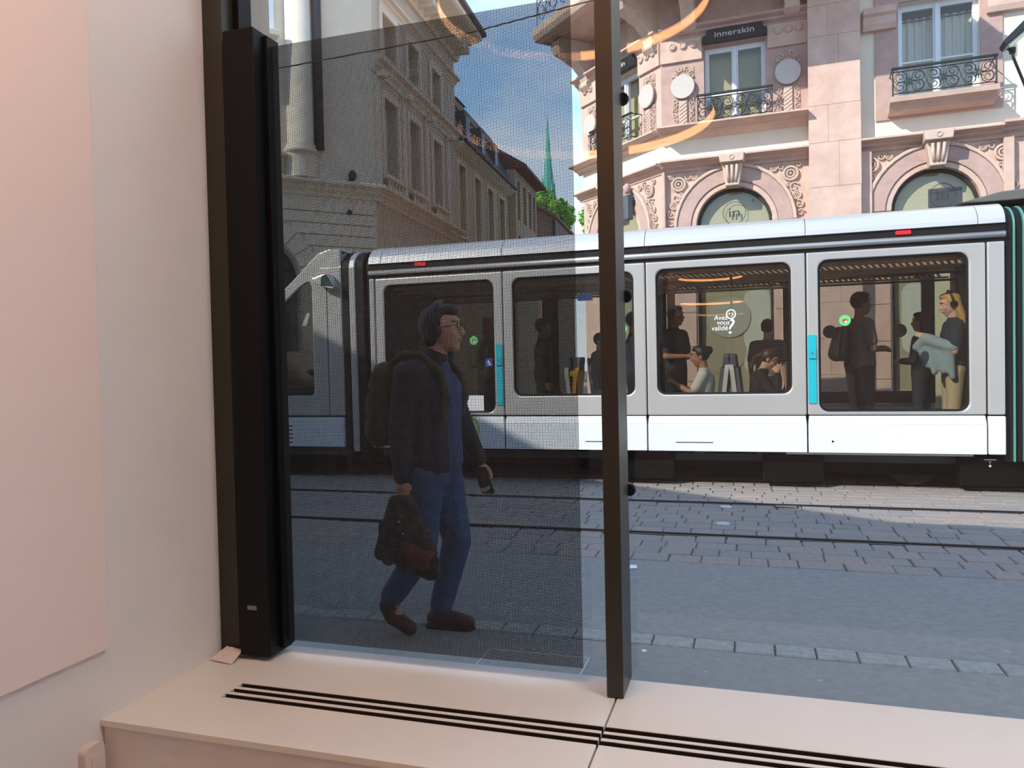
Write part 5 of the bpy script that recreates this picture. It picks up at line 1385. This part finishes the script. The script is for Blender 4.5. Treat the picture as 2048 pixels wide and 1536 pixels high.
# white T-shirt, seated, facing left, phone in hands
F1 = Fig(-0.56, 9.52, SEAT - 0.06, PI, 0.98)
person('seated passenger in a white T-shirt looking at a phone through the tram window', F1, J_(SIT, wrL=(0.36, 0.05, 0.44), wrR=(0.36, -0.06, 0.43), elL=(0.12, 0.2, 0.31), elR=(0.12, -0.2, 0.31)), skin_b, c_white, c_black, hair_dk, 'short', 'bun', head_rot=(0, 0.12, 0), group=G, grip='LR')
p1 = F1((0.46, 0, 0.53))
ph2 = thing('smartphone', 'phone in the hands of the seated passenger in white', 'phone', p1)
MB().prism(rrect(-0.035, 0.035, -0.07, 0.07, 0.01), lambda u, v, z: (p1[0] + v - z * 0.35, p1[1] + u, p1[2] + z), -0.004, 0.004).build('phone_body', MATS['black_phone'], ph2)
# ponytail, dark top, facing right, head bowed
F2 = Fig(0.04, 9.56, SEAT - 0.02, 0.0, 0.93)
person('seated passenger with a brown ponytail and dark top bowing over the lap', F2, J_(SIT, che=(0.03, 0, 0.42), nek=(0.09, 0, 0.57), hd=(0.16, 0, 0.70), shL=(0.05, 0.18, 0.50), shR=(0.05, -0.18, 0.50), wrR=(0.25, -0.07, 0.52), elR=(0.22, -0.2, 0.25), wrL=(0.40, 0.08, 0.24)), skin_a, c_black, c_black, hair_br, 'long', 'pony', head_rot=(0, 0.45, 0), group=G)
# standing, dark teal
person('standing passenger in a dark teal shirt at the left edge of the middle tram window', Fig(-0.98, 10.42, FL, -0.5, 1.04), J_(STAND, **fold), skin_b, c_teal, c_black, hair_dk, 'short', 'short', group=G)
# striped
person('standing passenger in a striped top seen from behind in the middle tram window', Fig(0.19, 10.55, FL, 1.3, 0.92), J_(STAND), skin_a, c_stripe, c_black, hair_dk, 'short', 'bun', group=G)
# man with shoulder bag
FB = Fig(1.24, 10.15, FL, 0.35, 1.07)
person('tall passenger in a grey shirt with a shoulder bag in the wide door window', FB, J_(STAND, **fold), skin_b, c_taupe, c_black, hair_dk, 'short', 'short', stocky=1.15, group=G)
bg_ = thing('shoulder_bag', 'dark shoulder bag on the back of the tall passenger in grey', 'bag', FB((-0.22, 0.05, 1.0)))
MB().cap(FB((-0.21, 0.06, 1.33)), 0.06, FB((-0.24, 0.06, 1.08)), 0.10).cap(FB((-0.21, -0.06, 1.33)), 0.06, FB((-0.24, -0.06, 1.08)), 0.10).build('bag_body', c_black, bg_, remesh=0.014)
MB().tube([FB((-0.16, 0.1, 1.36)), FB((-0.06, 0.13, 1.475)), FB((0.08, 0.12, 1.44)), FB((0.14, 0.10, 1.30)), FB((0.06, 0.17, 1.10)), FB((-0.14, 0.12, 1.05))], 0.014, 6).build('bag_strap', c_black, bg_)
# blond woman with headphones
F6 = Fig(2.13, 9.62, FL, PI, 1.02)
pb = person('blond passenger with headphones, navy top and beige trousers by the door', F6, J_(STAND, elR=(0.05, -0.22, 1.13), wrR=(0.22, -0.08, 1.22), elL=(0.04, 0.23, 1.12), wrL=(0.26, 0.12, 1.26)), skin_c, c_navy, c_beige, hair_bl, 'short', 'long', head_rot=(0, 0.25, 0), group=G)
headphones(F6, STAND['hd'], Matrix.Rotation(0.25, 3, 'Y'), 1.05, hpm, pb)
dj = thing('denim_jacket', 'pale denim jacket draped over the arm of the blond passenger', 'jacket', F6((0.22, -0.05, 0.75)))
q = MB(); rr = random.Random(9)
q.cap(F6((0.05, 0.22, 1.16)), 0.06, F6((0.28, 0.10, 1.26)), 0.07); q.cap(F6((0.28, 0.10, 1.26)), 0.07, F6((0.36, 0.02, 1.18)), 0.05)
for k in range(6):
    q.cap(F6((0.08 + 0.05 * k, 0.2 - 0.03 * k, 1.18)), 0.05, F6((0.06 + 0.045 * k + rr.uniform(-0.02, 0.02), 0.22 - 0.03 * k, 0.86 + 0.025 * k + rr.uniform(-0.04, 0.04))), 0.034)
q.build('jacket_cloth', mat('pale_denim', (150, 168, 172), 0.85, var=0.15, vscale=18, bump=0.3, bscale=16), dj, remesh=0.012, iters=3)
# others
person('dark-haired passenger in black standing behind the blond passenger', Fig(2.0, 10.55, FL, 2.6, 0.93), J_(STAND, **fold), skin_a, c_black, c_navy, hair_dk, 'long', 'long', group=G)
person('auburn-haired passenger in a camouflage top in the first door window', Fig(-3.48, 10.1, FL, 2.7, 1.0), J_(STAND, **fold), skin_c, c_camo, c_black, hair_or, 'long', 'long', group=G)
person('standing passenger in dark clothes at the left end of the second tram window', Fig(-2.76, 10.25, FL, 0.3, 0.98), J_(STAND), skin_b, c_black, c_navy, hair_dk, 'long', 'short', group=G)
person('passenger in a grey jumper standing behind the pale seat back', Fig(-2.02, 10.55, FL, -0.2, 0.86), J_(STAND), skin_a, c_grey, c_navy, hair_dk, 'long', 'short', group=G)
person('dark figure standing just right of the window mullion', Fig(-1.50, 10.2, FL, 0.2, 1.0), J_(STAND, **fold), skin_b, c_navy, c_black, hair_br, 'long', 'short', group=G)
